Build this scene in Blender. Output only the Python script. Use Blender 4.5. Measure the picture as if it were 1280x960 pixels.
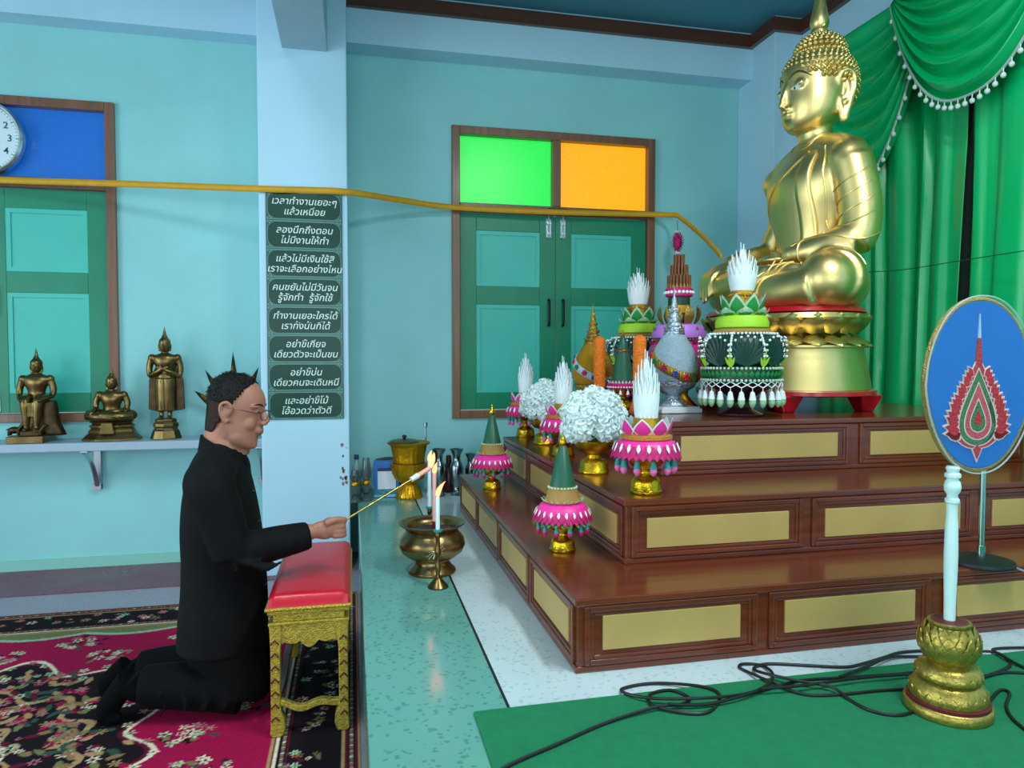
import bpy, bmesh, math, random
import numpy as np
from mathutils import Vector, Matrix, Quaternion, noise
random.seed(7)
PI = math.pi; TAU = 2*math.pi
S = bpy.context.scene
for o in list(bpy.data.objects): bpy.data.objects.remove(o)
COL = S.collection

# ------------------------------------------------------------------ camera, world, lights, exposure
F = 890.0; CH = 1.33
YAW = math.atan(200/F); PITCH = -math.atan(33/F)
cd = bpy.data.cameras.new('camera'); cam = bpy.data.objects.new('camera', cd); COL.objects.link(cam)
cd.sensor_width = 36; cd.lens = F/1280*36; cd.clip_start = .02
cam.location = (0, 0, CH)
cam.rotation_euler = (PI/2+PITCH, 0, -YAW)
S.camera = cam
S.view_settings.view_transform = 'Standard'; S.view_settings.look = 'None'
S.view_settings.gamma = 1; S.view_settings.use_curve_mapping = False
S.view_settings.exposure = 0.22
W = bpy.data.worlds.new('daylight'); S.world = W; W.use_nodes = True
bg = W.node_tree.nodes['Background']
bg.inputs[0].default_value = (.74, .94, 1, 1); bg.inputs[1].default_value = 1.05

def area(name, loc, rot, sx, sy, power, col):
    l = bpy.data.lights.new(name, 'AREA'); l.shape = 'RECTANGLE'; l.size = sx; l.size_y = sy
    l.energy = power; l.color = col
    o = bpy.data.objects.new(name, l); COL.objects.link(o); o.location = loc; o.rotation_euler = rot
    return o
area('ceiling_tube_light', (-.6, 1.6, 3.6), (0, 0, 0), .3, 1.3, 40, (.88, .98, 1))
area('ceiling_tube_light', (1.6, .9, 3.6), (0, 0, 0), .3, 1.3, 75, (.9, .98, 1))
area('doorway_daylight', (-4.5, 1.0, 1.5), (0, -PI/2, 0), 2.4, 3.4, 100, (.74, .93, 1))
area('entrance_daylight', (-.5, -4.2, 1.7), (PI/2, 0, 0), 4.0, 2.2, 80, (.78, .95, 1))

_f = Vector((math.sin(YAW)*math.cos(PITCH), math.cos(YAW)*math.cos(PITCH), math.sin(PITCH)))
_r = Vector((math.cos(YAW), -math.sin(YAW), 0)); _u = _r.cross(_f)
def at(x, y, X=None, Y=None, Z=None):
    """the point of the place seen at photo pixel x, y on the plane X=, Y= or Z="""
    d = _f + _r*((x-640)/F) - _u*((y-480)/F); C = Vector((0, 0, CH))
    if X is not None: t = X/d.x
    elif Y is not None: t = Y/d.y
    else: t = (Z-CH)/d.z
    return C + d*t

# ------------------------------------------------------------------ materials
def lin(c):
    if isinstance(c, str):
        c = c.lstrip('#'); c = [int(c[i:i+2], 16)/255 for i in (0, 2, 4)]
    return tuple((x/12.92 if x <= .04045 else ((x+.055)/1.055)**2.4) for x in c)+(1,)
MATS = {}
def mat(name, col, rough=.5, metal=0., var=0., vs=8., bump=0., bs=40., spec=None, emit=0, trans=0, coat=0, sheen=0, sub=0, alpha=1, ior=None):
    if name in MATS: return MATS[name]
    m = bpy.data.materials.new(name); m.use_nodes = True; MATS[name] = m
    nt = m.node_tree; b = nt.nodes['Principled BSDF']; c = lin(col)
    b.inputs['Base Color'].default_value = c; b.inputs['Roughness'].default_value = rough; b.inputs['Metallic'].default_value = metal
    if spec is not None: b.inputs['Specular IOR Level'].default_value = spec
    if coat: b.inputs['Coat Weight'].default_value = coat; b.inputs['Coat Roughness'].default_value = .12
    if sheen: b.inputs['Sheen Weight'].default_value = sheen
    if trans: b.inputs['Transmission Weight'].default_value = trans
    if ior: b.inputs['IOR'].default_value = ior
    if sub: b.inputs['Subsurface Weight'].default_value = sub; b.inputs['Subsurface Radius'].default_value = (.02, .008, .004)
    if alpha < 1: b.inputs['Alpha'].default_value = alpha
    if emit: b.inputs['Emission Color'].default_value = c; b.inputs['Emission Strength'].default_value = emit
    if var or bump:
        tc = nt.nodes.new('ShaderNodeTexCoord')
    if var:
        n = nt.nodes.new('ShaderNodeTexNoise'); n.inputs['Scale'].default_value = vs; n.inputs['Detail'].default_value = 5
        nt.links.new(tc.outputs['Object'], n.inputs['Vector'])
        r = nt.nodes.new('ShaderNodeMapRange'); r.inputs[1].default_value = .3; r.inputs[2].default_value = .7
        r.inputs[3].default_value = 1-var; r.inputs[4].default_value = 1+var
        nt.links.new(n.outputs['Fac'], r.inputs[0])
        x = nt.nodes.new('ShaderNodeVectorMath'); x.operation = 'SCALE'; x.inputs[0].default_value = c[:3]
        nt.links.new(r.outputs[0], x.inputs['Scale']); nt.links.new(x.outputs[0], b.inputs['Base Color'])
    if bump:
        n2 = nt.nodes.new('ShaderNodeTexNoise'); n2.inputs['Scale'].default_value = bs; n2.inputs['Detail'].default_value = 3
        nt.links.new(tc.outputs['Object'], n2.inputs['Vector'])
        bp = nt.nodes.new('ShaderNodeBump'); bp.inputs['Strength'].default_value = bump; bp.inputs['Distance'].default_value = .01
        nt.links.new(n2.outputs['Fac'], bp.inputs['Height']); nt.links.new(bp.outputs[0], b.inputs['Normal'])
    return m
def speckle(name, cols, scale, rough=.2, base_noise=.08):
    """terrazzo: chips of several colours"""
    if name in MATS: return MATS[name]
    m = bpy.data.materials.new(name); m.use_nodes = True; MATS[name] = m
    nt = m.node_tree; b = nt.nodes['Principled BSDF']; b.inputs['Roughness'].default_value = rough
    tc = nt.nodes.new('ShaderNodeTexCoord'); v = nt.nodes.new('ShaderNodeTexVoronoi'); v.inputs['Scale'].default_value = scale
    nt.links.new(tc.outputs['Object'], v.inputs['Vector'])
    s = nt.nodes.new('ShaderNodeSeparateColor'); nt.links.new(v.outputs['Color'], s.inputs[0])
    cr = nt.nodes.new('ShaderNodeValToRGB'); cr.color_ramp.interpolation = 'CONSTANT'
    e = cr.color_ramp.elements; tot = sum(w for _, w in cols); acc = 0
    for i, (cc, w) in enumerate(cols):
        el = e[i] if i < 2 else e.new(0)
        el.position = acc/tot; el.color = lin(cc); acc += w
    nt.links.new(s.outputs[0], cr.inputs[0])
    n = nt.nodes.new('ShaderNodeTexNoise'); n.inputs['Scale'].default_value = 1.7; n.inputs['Detail'].default_value = 6
    nt.links.new(tc.outputs['Object'], n.inputs['Vector'])
    r = nt.nodes.new('ShaderNodeMapRange'); r.inputs[1].default_value = .3; r.inputs[2].default_value = .7
    r.inputs[3].default_value = 1-base_noise; r.inputs[4].default_value = 1+base_noise; nt.links.new(n.outputs['Fac'], r.inputs[0])
    x = nt.nodes.new('ShaderNodeVectorMath'); x.operation = 'SCALE'
    nt.links.new(cr.outputs[0], x.inputs[0]); nt.links.new(r.outputs[0], x.inputs['Scale']); nt.links.new(x.outputs[0], b.inputs['Base Color'])
    r2 = nt.nodes.new('ShaderNodeMapRange'); r2.inputs[1].default_value = .3; r2.inputs[2].default_value = .7
    r2.inputs[3].default_value = rough*.7; r2.inputs[4].default_value = rough*1.4; nt.links.new(n.outputs['Fac'], r2.inputs[0])
    nt.links.new(r2.outputs[0], b.inputs['Roughness'])
    return m
def wood(name, c1, c2, rough=.25, axis='X', scale=3.):
    if name in MATS: return MATS[name]
    m = bpy.data.materials.new(name); m.use_nodes = True; MATS[name] = m
    nt = m.node_tree; b = nt.nodes['Principled BSDF']; b.inputs['Roughness'].default_value = rough
    b.inputs['Coat Weight'].default_value = .3; b.inputs['Coat Roughness'].default_value = .15
    tc = nt.nodes.new('ShaderNodeTexCoord'); mp = nt.nodes.new('ShaderNodeMapping')
    mp.inputs['Scale'].default_value = {'X': (.6, 14, 14), 'Y': (14, .6, 14), 'Z': (14, 14, .6)}[axis]
    n = nt.nodes.new('ShaderNodeTexNoise'); n.inputs['Scale'].default_value = scale; n.inputs['Detail'].default_value = 6
    nt.links.new(tc.outputs['Object'], mp.inputs[0]); nt.links.new(mp.outputs[0], n.inputs['Vector'])
    cr = nt.nodes.new('ShaderNodeValToRGB'); e = cr.color_ramp.elements
    e[0].position = .3; e[0].color = lin(c1); e[1].position = .7; e[1].color = lin(c2)
    nt.links.new(n.outputs['Fac'], cr.inputs[0]); nt.links.new(cr.outputs[0], b.inputs['Base Color'])
    return m

# ------------------------------------------------------------------ mesh builder
class MB:
    def __init__(s): s.v = []; s.f = []
    def add(s, vs, fs, M=None):
        o = len(s.v)
        s.v += [tuple(M@Vector(v)) for v in vs] if M is not None else [tuple(v) for v in vs]
        s.f += [[i+o for i in f] for f in fs]; return s
    def box(s, c, d, M=None):
        x, y, z = c; a, b, h = d[0]/2, d[1]/2, d[2]/2
        vs = [(x+i*a, y+j*b, z+k*h) for k in (-1, 1) for j in (-1, 1) for i in (-1, 1)]
        return s.add(vs, [[0, 2, 3, 1], [4, 5, 7, 6], [0, 1, 5, 4], [2, 6, 7, 3], [0, 4, 6, 2], [1, 3, 7, 5]], M)
    def span(s, a, b, M=None):
        return s.box([(a[i]+b[i])/2 for i in range(3)], [abs(b[i]-a[i]) for i in range(3)], M)
    def lathe(s, prof, c=(0, 0, 0), n=24, sx=1, sy=1, wob=None, M=None):
        vs = []; fs = []
        for j, (r, z) in enumerate(prof):
            for i in range(n):
                t = TAU*i/n; rr = r*(wob(t, j, z) if wob else 1)
                vs.append((c[0]+rr*math.cos(t)*sx, c[1]+rr*math.sin(t)*sy, c[2]+z))
        for j in range(len(prof)-1):
            for i in range(n):
                k = (i+1) % n; fs.append([j*n+i, j*n+k, (j+1)*n+k, (j+1)*n+i])
        fs.append([i for i in reversed(range(n))]); fs.append([(len(prof)-1)*n+i for i in range(n)])
        return s.add(vs, fs, M)
    def tube(s, pts, r, n=8, closed=False, flat=None, M=None):
        pts = [Vector(p) for p in pts]; N = len(pts); vs = []; fs = []
        R = r if isinstance(r, (list, tuple)) else [r]*N
        prev = None
        for i, p in enumerate(pts):
            if closed: t = pts[(i+1) % N]-pts[i-1]
            else: t = pts[min(i+1, N-1)]-pts[max(i-1, 0)]
            t = t.normalized() if t.length > 1e-9 else Vector((0, 0, 1))
            if prev is None:
                a = Vector((0, 0, 1)) if abs(t.z) < .9 else Vector((1, 0, 0))
                x = t.cross(a).normalized()
            else:
                x = prev-t*prev.dot(t); x = x.normalized() if x.length > 1e-6 else t.orthogonal().normalized()
            prev = x; y = t.cross(x)
            for k in range(n):
                q = TAU*k/n; vs.append(p+(x*math.cos(q)+y*math.sin(q)*(flat or 1))*R[i])
        M_ = N if closed else N-1
        for i in range(M_):
            for k in range(n):
                a = i*n+k; b = i*n+(k+1) % n; c = ((i+1) % N)*n+(k+1) % n; d = ((i+1) % N)*n+k
                fs.append([a, b, c, d])
        if not closed: fs.append(list(reversed(range(n)))); fs.append([(N-1)*n+k for k in range(n)])
        return s.add(vs, fs, M)
    def ell(s, c, r, n=16, m=10, M=None):
        if not isinstance(r, (list, tuple)): r = (r, r, r)
        vs = [(c[0], c[1], c[2]-r[2])]; fs = []
        for j in range(1, m):
            p = -PI/2+PI*j/m
            for i in range(n):
                t = TAU*i/n; vs.append((c[0]+r[0]*math.cos(p)*math.cos(t), c[1]+r[1]*math.cos(p)*math.sin(t), c[2]+r[2]*math.sin(p)))
        vs.append((c[0], c[1], c[2]+r[2])); T = len(vs)-1
        for i in range(n):
            k = (i+1) % n; fs.append([0, 1+k, 1+i]); fs.append([T, T-n+i, T-n+k])
            for j in range(m-2): fs.append([1+j*n+i, 1+j*n+k, 1+(j+1)*n+k, 1+(j+1)*n+i])
        return s.add(vs, fs, M)
    def eul(s, c, r, e, n=16, m=10):      # rotated ellipsoid, degrees
        M = Matrix.Translation(c) @ __import__('mathutils').Euler([math.radians(a) for a in e]).to_matrix().to_4x4()
        return s.ell((0, 0, 0), r, n, m, M)
    def leaf(s, base, out, up, L, Wd, th=.002, curl=0., tipw=.0, n=7, hump=.35):
        """a solid pointed petal from base, growing along up and leaning along out"""
        out = Vector(out).normalized(); up = Vector(up).normalized(); side = up.cross(out).normalized()
        nrm = side.cross(up).normalized(); vs = []; fs = []
        for i in range(n+1):
            t = i/n
            w = Wd*(math.sin(PI*min(1, t/(2*hump)) ) if t < hump else (1-((t-hump)/(1-hump))**1.5))*1.0 if t > 0 else Wd*.35
            w = max(w, Wd*tipw, .0004)
            if t < hump: w = max(w, Wd*(.45+.55*t/hump))
            c = Vector(base)+up*(L*t)+out*(curl*L*t*t)
            vs += [c+side*w/2, c+nrm*(th+.08*w), c-side*w/2, c-nrm*th]
        for i in range(n):
            for k in range(4):
                a = i*4+k; b = i*4+(k+1) % 4; fs.append([a, b, b+4, a+4])
        fs.append([3, 2, 1, 0]); fs.append([n*4+k for k in range(4)])
        return s.add(vs, fs)
    def grid(s, fn, nu, nv, th=None):
        """surface fn(u,v); th gives it thickness along fn's third return"""
        vs = []; fs = []
        for j in range(nv+1):
            for i in range(nu+1): vs.append(fn(i/nu, j/nv))
        for j in range(nv):
            for i in range(nu):
                a = j*(nu+1)+i; fs.append([a, a+1, a+nu+2, a+nu+1])
        return s.add(vs, fs)
    def loft(s, lv, n=28, k=5, M=None, pw=1.0):
        """levels (z, cx, front, back, half width): a smooth stack of egg-shaped sections"""
        P = spline([(l[0], l[1], l[2]) for l in lv], k); Q = spline([(l[3], l[4], 0) for l in lv], k); vs = []; fs = []
        for p, q in zip(P, Q):
            for i in range(n):
                t = TAU*i/n; c, d = math.cos(t), math.sin(t)
                c = math.copysign(abs(c)**pw, c); d = math.copysign(abs(d)**pw, d)
                vs.append((p.y+(p.z if c > 0 else q.x)*c, q.y*d, p.x))
        N = len(P)
        for j in range(N-1):
            for i in range(n):
                m = (i+1) % n; fs.append([j*n+i, j*n+m, (j+1)*n+m, (j+1)*n+i])
        fs.append(list(reversed(range(n)))); fs.append([(N-1)*n+i for i in range(n)])
        return s.add(vs, fs, M)
    def poly(s, pts, a, b, axis='Y', M=None):
        """prism: 2-D outline extruded from a to b along axis"""
        n = len(pts)
        def P(p, t): return {'X': (t, p[0], p[1]), 'Y': (p[0], t, p[1]), 'Z': (p[0], p[1], t)}[axis]
        vs = [P(p, a) for p in pts]+[P(p, b) for p in pts]
        fs = [list(range(n)), [n+i for i in reversed(range(n))]]+[[i, n+i, n+(i+1) % n, (i+1) % n] for i in range(n)]
        return s.add(vs, fs, M)
    def mesh(s, name):
        me = bpy.data.meshes.new(name); me.from_pydata(s.v, [], s.f); me.update()
        bm = bmesh.new(); bm.from_mesh(me); bmesh.ops.recalc_face_normals(bm, faces=bm.faces); bm.to_mesh(me); bm.free()
        return me
    def build(s, name, m, parent=None, smooth=False, bev=0, loc=None, solid=0, sub=0, seg=2):
        me = s.mesh(name); me.materials.append(m)
        if smooth: set_smooth(me, smooth)
        o = bpy.data.objects.new(name, me); COL.objects.link(o)
        if parent is not None: o.parent = parent
        if loc is not None: o.location = loc
        if solid:
            md = o.modifiers.new('thick', 'SOLIDIFY'); md.thickness = solid; md.offset = 0
        if sub:
            md = o.modifiers.new('sub', 'SUBSURF'); md.levels = sub; md.render_levels = sub
        if bev:
            md = o.modifiers.new('bevel', 'BEVEL'); md.width = bev; md.segments = seg; md.limit_method = 'ANGLE'; md.harden_normals = False
        return o
def set_smooth(me, ang=True):
    me.polygons.foreach_set('use_smooth', [True]*len(me.polygons))
    a = math.radians(40 if ang is True else ang)
    bm = bmesh.new(); bm.from_mesh(me)
    for e in bm.edges:
        if len(e.link_faces) == 2 and e.calc_face_angle(0) > a: e.smooth = False
    bm.to_mesh(me); bm.free()
def blob(mb, name, m, parent=None, voxel=.01, it=4, fac=.5, post=None):
    """fuse overlapping solids into one continuous skin"""
    me = mb.mesh(name); o = bpy.data.objects.new(name, me); COL.objects.link(o)
    r = o.modifiers.new('r', 'REMESH'); r.mode = 'VOXEL'; r.voxel_size = voxel; r.use_smooth_shade = True
    if it:
        k = o.modifiers.new('s', 'SMOOTH'); k.iterations = it; k.factor = fac
    dg = bpy.context.evaluated_depsgraph_get(); dg.update()
    me2 = bpy.data.meshes.new_from_object(o.evaluated_get(dg)); me2.name = name
    o.modifiers.clear(); o.data = me2; bpy.data.meshes.remove(me)
    me2.materials.clear(); me2.materials.append(m)
    if post: post(me2)
    me2.polygons.foreach_set('use_smooth', [True]*len(me2.polygons)); me2.update()
    if parent is not None: o.parent = parent
    return o
def soften(o, keep, it=25, fac=.5):
    """extra smoothing of the skin except where keep(co) is true"""
    g = o.vertex_groups.new(name='soft'); idx = [v.index for v in o.data.vertices if not keep(v.co)]; g.add(idx, 1, 'ADD')
    k = o.modifiers.new('s', 'SMOOTH'); k.iterations = it; k.factor = fac; k.vertex_group = 'soft'
    dg = bpy.context.evaluated_depsgraph_get(); dg.update()
    me = bpy.data.meshes.new_from_object(o.evaluated_get(dg)); me.name = o.name; o.modifiers.clear(); old = o.data; o.data = me; bpy.data.meshes.remove(old)
    o.vertex_groups.clear(); return o
def props(o, label=None, cat=None, group=None, kind=None):
    if label: o['label'] = label
    if cat: o['category'] = cat
    if group: o['group'] = group
    if kind: o['kind'] = kind
    return o
def thing(name, label, cat, loc=(0, 0, 0), rz=0, group=None, sc=1):
    o = bpy.data.objects.new(name, None); COL.objects.link(o); o.empty_display_size = .05
    o.location = loc; o.rotation_euler = (0, 0, rz); o.scale = (sc, sc, sc)
    return props(o, label, cat, group)
def structure(o): o['kind'] = 'structure'; return o
def copy_tree(o, parent=None):
    c = o.copy(); COL.objects.link(c)
    if parent is not None: c.parent = parent
    for ch in list(o.children): copy_tree(ch, c)
    return c
def again(root, label, loc, rz=0, sc=1):
    c = copy_tree(root); c['label'] = label; c.location = loc; c.rotation_euler = (0, 0, rz); c.scale = (sc, sc, sc); return c
def rot2(x, y, a): return (x*math.cos(a)-y*math.sin(a), x*math.sin(a)+y*math.cos(a))
def spline(pts, k=6, closed=False):
    P = [Vector(p) for p in pts]; out = []; n = len(P)
    rng = range(n if closed else n-1)
    for i in rng:
        p0 = P[(i-1) % n] if closed or i > 0 else P[0]; p1 = P[i]; p2 = P[(i+1) % n]; p3 = P[(i+2) % n] if closed or i+2 < n else P[-1]
        for j in range(k):
            t = j/k
            out.append(.5*((2*p1)+(p2-p0)*t+(2*p0-5*p1+4*p2-p3)*t*t+(3*p1-p0-3*p2+p3)*t**3))
    if not closed: out.append(P[-1])
    return out
def text_mesh(txt, size, name, m, parent, M, shear=0, ext=.0008, align='CENTER'):
    cu = bpy.data.curves.new(name, 'FONT'); cu.body = txt; cu.size = size; cu.align_x = align; cu.align_y = 'CENTER'
    cu.shear = shear; cu.extrude = ext; cu.resolution_u = 3; cu.offset = size*.006
    o = bpy.data.objects.new(name, cu); COL.objects.link(o)
    dg = bpy.context.evaluated_depsgraph_get(); dg.update()
    me = bpy.data.meshes.new_from_object(o.evaluated_get(dg)); bpy.data.objects.remove(o)
    me.name = name; me.transform(M); me.materials.clear(); me.materials.append(m)
    o = bpy.data.objects.new(name, me); COL.objects.link(o); o.parent = parent
    return o
WALLM = Matrix(((1, 0, 0, 0), (0, 0, -1, 0), (0, 1, 0, 0), (0, 0, 0, 1)))     # text plane to a wall that faces -Y
# ------------------------------------------------------------------ the setting
D = .43; YW = 4.95; XR = 3.08; ZC = 3.69
T1 = .645; T2 = .86; T3 = 1.075
M_wall = mat('pale_green_paint', '#8ecfd0', .6, var=.05, vs=2.2, bump=.08, bs=60)
M_white = mat('white_paint', '#b4dcf0', .55, var=.025, vs=3, bump=.05, bs=50)
M_ceil = mat('teal_ceiling_paint', '#4a8b9e', .7, var=.06, vs=1.5)
M_trim = wood('dark_brown_trim', '#4a2a1c', '#5c3524', .35)
M_frame = wood('brown_frame_wood', '#6d4530', '#855a40', .4, 'Z')
M_teal = speckle('teal_terrazzo', [('#649f94', 4), ('#79b2a7', 4), ('#9ccdc3', 2), ('#4f877b', 1.6), ('#c4e6df', 1.2)], 105, .13)
M_pale = speckle('pale_terrazzo', [('#bccdd0', 4), ('#cfdcde', 4), ('#a9bcc2', 2), ('#e4ecec', 1)], 110, .16)
M_maroon = speckle('maroon_terrazzo', [('#7d3450', 4), ('#8d4560', 3), ('#5e2038', 2), ('#dcb8c6', 1.5)], 100, .35)
M_grey = speckle('grey_terrazzo', [('#9a92a2', 4), ('#aaa2b2', 3), ('#847c90', 2), ('#ccc6d0', 1)], 150, .35)

def st(mb, name, m, parent=None, **k):
    o = mb.build(name, m, parent, **k)
    if parent is None: structure(o)
    return o
st(MB().span((-7, -5, -.1), (.035, 5.1, 0)), 'floor', M_grey)
st(MB().span((-7, 4.42, 0), (-.02, YW, .004)), 'floor_strip', M_maroon)
# raised dais with a border line where pale terrazzo begins
dm = MB(); dm.span((.03, -5, -.1), (.385, YW, D)); st(dm, 'floor_dais', M_teal, bev=.006)
st(MB().span((.391, -5, -.1), (XR, YW, D)), 'floor_pale', M_pale)
st(MB().span((.385, -5, -.1), (.391, YW, D-.0015)), 'floor_joint', mat('black_joint', '#151a1c', .6))
# back wall with two window openings
w2 = (.683, 2.185, .905, 2.93); w1 = (-2.925, -1.434, .93, 2.915)
bw = MB()
def wallrect(x0, x1, z0, z1): bw.span((x0, YW, z0), (x1, YW+.15, z1))
wallrect(-7, w1[0], -.1, ZC); wallrect(w1[0], w1[1], -.1, w1[2]); wallrect(w1[0], w1[1], w1[3], ZC)
wallrect(w1[1], w2[0], -.1, ZC); wallrect(w2[0], w2[1], -.1, w2[2]); wallrect(w2[0], w2[1], w2[3], ZC); wallrect(w2[1], XR+.15, -.1, ZC)
st(bw, 'wall_back', M_wall)
st(MB().span((-7, YW-.012, .004), (-.56, YW, .07)), 'baseboard_back', mat('pale_green_skirting', '#86c4b8', .5))
st(MB().span((XR, -5, -.1), (XR+.15, YW+.15, ZC)), 'wall_right', M_white)
st(MB().span((-7, -5, ZC), (XR+.15, YW+.15, ZC+.1)), 'ceiling', M_ceil)
colm = st(MB().span((-.535, 4.5, 0), (-.018, YW, ZC)), 'column', M_white, bev=.008)
chip = MB(); rnd = random.Random(12)
for k in range(16):                # chipped paint on the column's lower corner
    cx_, cz_ = -.030-abs(rnd.gauss(0, .022)), .62+rnd.uniform(-.10, .20); rr = rnd.uniform(.004, .014)
    if cx_+rr > -.028: cx_ = -.028-rr
    chip.poly([(cx_+rr*rnd.uniform(.5, 1)*math.cos(TAU*i/9), cz_+rr*1.6*rnd.uniform(.5, 1)*math.sin(TAU*i/9)) for i in range(9)], 4.499, 4.501)
chip.build('paint_chips', mat('bare_plaster', '#8a6a74', .8, var=.2, vs=80), colm)
st(MB().span((2.868, 4.48, D), (XR, YW, ZC)), 'corner_pillar', M_white, bev=.004)
st(MB().span((-7, 4.80, 3.355), (-.535, YW, ZC)), 'beam_left', M_white)
st(MB().span((-.018, 4.77, 3.355), (2.868, YW, ZC)), 'beam_right', M_white)
st(MB().span((-.392, -5, 3.17), (-.13, 4.5, ZC)), 'beam_ceiling', mat('beam_paint', '#a9c6d6', .6, var=.04), bev=.004)
# brown ceiling trim, mitred round beams and pillars
def trim(name, a, b):
    st(MB().span(a, b), name, M_trim)
z0, z1 = 3.575, 3.665
trim('trim_1', (-.018, 4.735, z0), (2.868, 4.77, z1)); trim('trim_2', (2.833, 4.445, z0), (2.868, 4.735, z1))
trim('trim_3', (2.868, 4.445, z0), (XR-.035, 4.48, z1)); trim('trim_4', (XR-.035, -5, z0), (XR, 4.48, z1))
trim('trim_5', (-7, 4.765, z0), (-.535, 4.80, z1))

# ------------------------------------------------------------------ windows: frame, two shutters, two coloured panes above
M_dk = mat('green_shutter_paint', '#008260', .4, var=.08, vs=5)
M_lt = mat('turquoise_panel_paint', '#42bcac', .45, var=.06, vs=3)
M_steel = mat('brushed_steel', '#b9c2c8', .3, 1)
M_blackm = mat('black_metal', '#1a1c1e', .4, .6)
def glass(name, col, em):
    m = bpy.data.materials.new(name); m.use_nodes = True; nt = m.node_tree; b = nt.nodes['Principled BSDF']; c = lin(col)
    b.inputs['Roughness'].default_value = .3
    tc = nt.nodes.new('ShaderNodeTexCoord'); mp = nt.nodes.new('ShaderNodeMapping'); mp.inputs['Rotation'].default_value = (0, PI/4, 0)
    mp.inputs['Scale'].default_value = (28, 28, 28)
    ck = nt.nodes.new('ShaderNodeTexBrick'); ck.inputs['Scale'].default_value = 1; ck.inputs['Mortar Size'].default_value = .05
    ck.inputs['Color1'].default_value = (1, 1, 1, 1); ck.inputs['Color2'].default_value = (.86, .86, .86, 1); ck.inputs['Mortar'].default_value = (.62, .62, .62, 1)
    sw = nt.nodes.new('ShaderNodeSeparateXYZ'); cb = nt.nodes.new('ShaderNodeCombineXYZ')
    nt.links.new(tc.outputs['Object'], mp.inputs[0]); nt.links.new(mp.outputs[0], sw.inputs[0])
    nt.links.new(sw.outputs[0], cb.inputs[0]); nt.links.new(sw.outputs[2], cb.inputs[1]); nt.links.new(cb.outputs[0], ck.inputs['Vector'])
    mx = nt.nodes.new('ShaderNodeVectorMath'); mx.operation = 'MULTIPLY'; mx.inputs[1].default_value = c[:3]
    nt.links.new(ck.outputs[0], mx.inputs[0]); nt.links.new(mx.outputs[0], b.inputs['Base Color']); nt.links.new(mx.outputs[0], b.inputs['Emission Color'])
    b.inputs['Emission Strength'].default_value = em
    bp = nt.nodes.new('ShaderNodeBump'); bp.inputs['Strength'].default_value = .6; bp.inputs['Distance'].default_value = .004
    nt.links.new(ck.outputs[0], bp.inputs['Height']); nt.links.new(bp.outputs[0], b.inputs['Normal'])
    return m
def window(n, r, cols, zt):
    x0, x1, z0, z1 = r; fw = .055; yf = YW-.03
    xm = (x0+x1)/2
    o = MB(); o.span((x0, yf, z0), (x0+fw, YW+.1, z1)); o.span((x1-fw, yf, z0), (x1, YW+.1, z1))
    o.span((x0+fw, yf, z1-fw), (x1-fw, YW+.1, z1)); o.span((x0+fw, yf, z0), (x1-fw, YW+.1, z0+fw))
    o.span((x0+fw, yf+.004, zt-.03), (x1-fw, YW+.1, zt+.03)); o.span((xm-.03, yf+.004, zt+.03), (xm+.03, YW+.1, z1-fw))
    fr = o.build('window_%d' % n, M_frame, bev=.004); structure(fr)
    for k, (a, b) in enumerate(((x0+fw, xm-.03), (xm+.03, x1-fw))):
        MB().span((a, YW+.03, zt+.03), (b, YW+.04, z1-fw)).build('coloured_pane', cols[k], fr)
    for k, (a, b) in enumerate(((x0+fw+.004, xm-.003), (xm+.003, x1-fw-.004))):
        ys = YW+.005; zb, zt2 = z0+fw+.004, zt-.034; sw = .115 if (b-a) > .5 else .1
        zm = zb+(zt2-zb)*.585
        sh = MB()
        sh.span((a, ys, zb), (a+sw, ys+.04, zt2)); sh.span((b-sw, ys, zb), (b, ys+.04, zt2))
        for (p, q) in ((zb, zb+.12), (zm-.065, zm+.065), (zt2-.12, zt2)): sh.span((a+sw, ys, p), (b-sw, ys+.04, q))
        s = sh.build('shutter', M_dk, fr, bev=.003)
        for (p, q) in ((zb+.12, zm-.065), (zm+.065, zt2-.12)):
            pn = MB(); pn.span((a+sw, ys+.012, p), (b-sw, ys+.032, q))
            pn.span((a+sw, ys+.004, p), (b-sw, ys+.02, p+.028)); pn.span((a+sw, ys+.004, q-.028), (b-sw, ys+.02, q))
            pn.span((a+sw, ys+.004, p+.028), (a+sw+.028, ys+.02, q-.028)); pn.span((b-sw-.028, ys+.004, p+.028), (b-sw, ys+.02, q-.028))
            pn.build('shutter_panel', M_lt, s)
        xh = (b-.05) if k == 0 else (a+.05)
        zh = zb+(zt2-zb)*.5
        MB().tube(spline([(xh, ys, zh-.09), (xh, ys-.03, zh-.085), (xh, ys-.036, zh), (xh, ys-.03, zh+.085), (xh, ys, zh+.09)], 4), .008, 8).build('handle', M_blackm, s, True)
        bt = MB(); bt.span((xh-.018, ys-.006, zt2-.15), (xh+.018, ys+.001, zt2-.02)); bt.tube([(xh, ys-.014, zt2-.16), (xh, ys-.014, zt2+.03)], .007, 8)
        bt.span((xh-.016, ys-.02, zt2-.06), (xh+.016, ys-.004, zt2-.045)); bt.span((xh-.016, ys-.02, zt2-.13), (xh+.016, ys-.004, zt2-.115)); bt.build('top_bolt', M_steel, s)
        if n == 1:
            bt = MB(); bt.span((xh-.016, ys-.006, zb+.01), (xh+.016, ys+.001, zb+.12)); bt.tube([(xh, ys-.014, zb-.02), (xh, ys-.014, zb+.13)], .007, 8); bt.build('bottom_bolt', M_steel, s)
    return fr
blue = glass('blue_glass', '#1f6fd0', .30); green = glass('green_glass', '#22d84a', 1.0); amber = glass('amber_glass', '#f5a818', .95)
wn1 = window(1, w1, (blue, blue), 2.40); wn2 = window(2, w2, (green, amber), 2.375)
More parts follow.
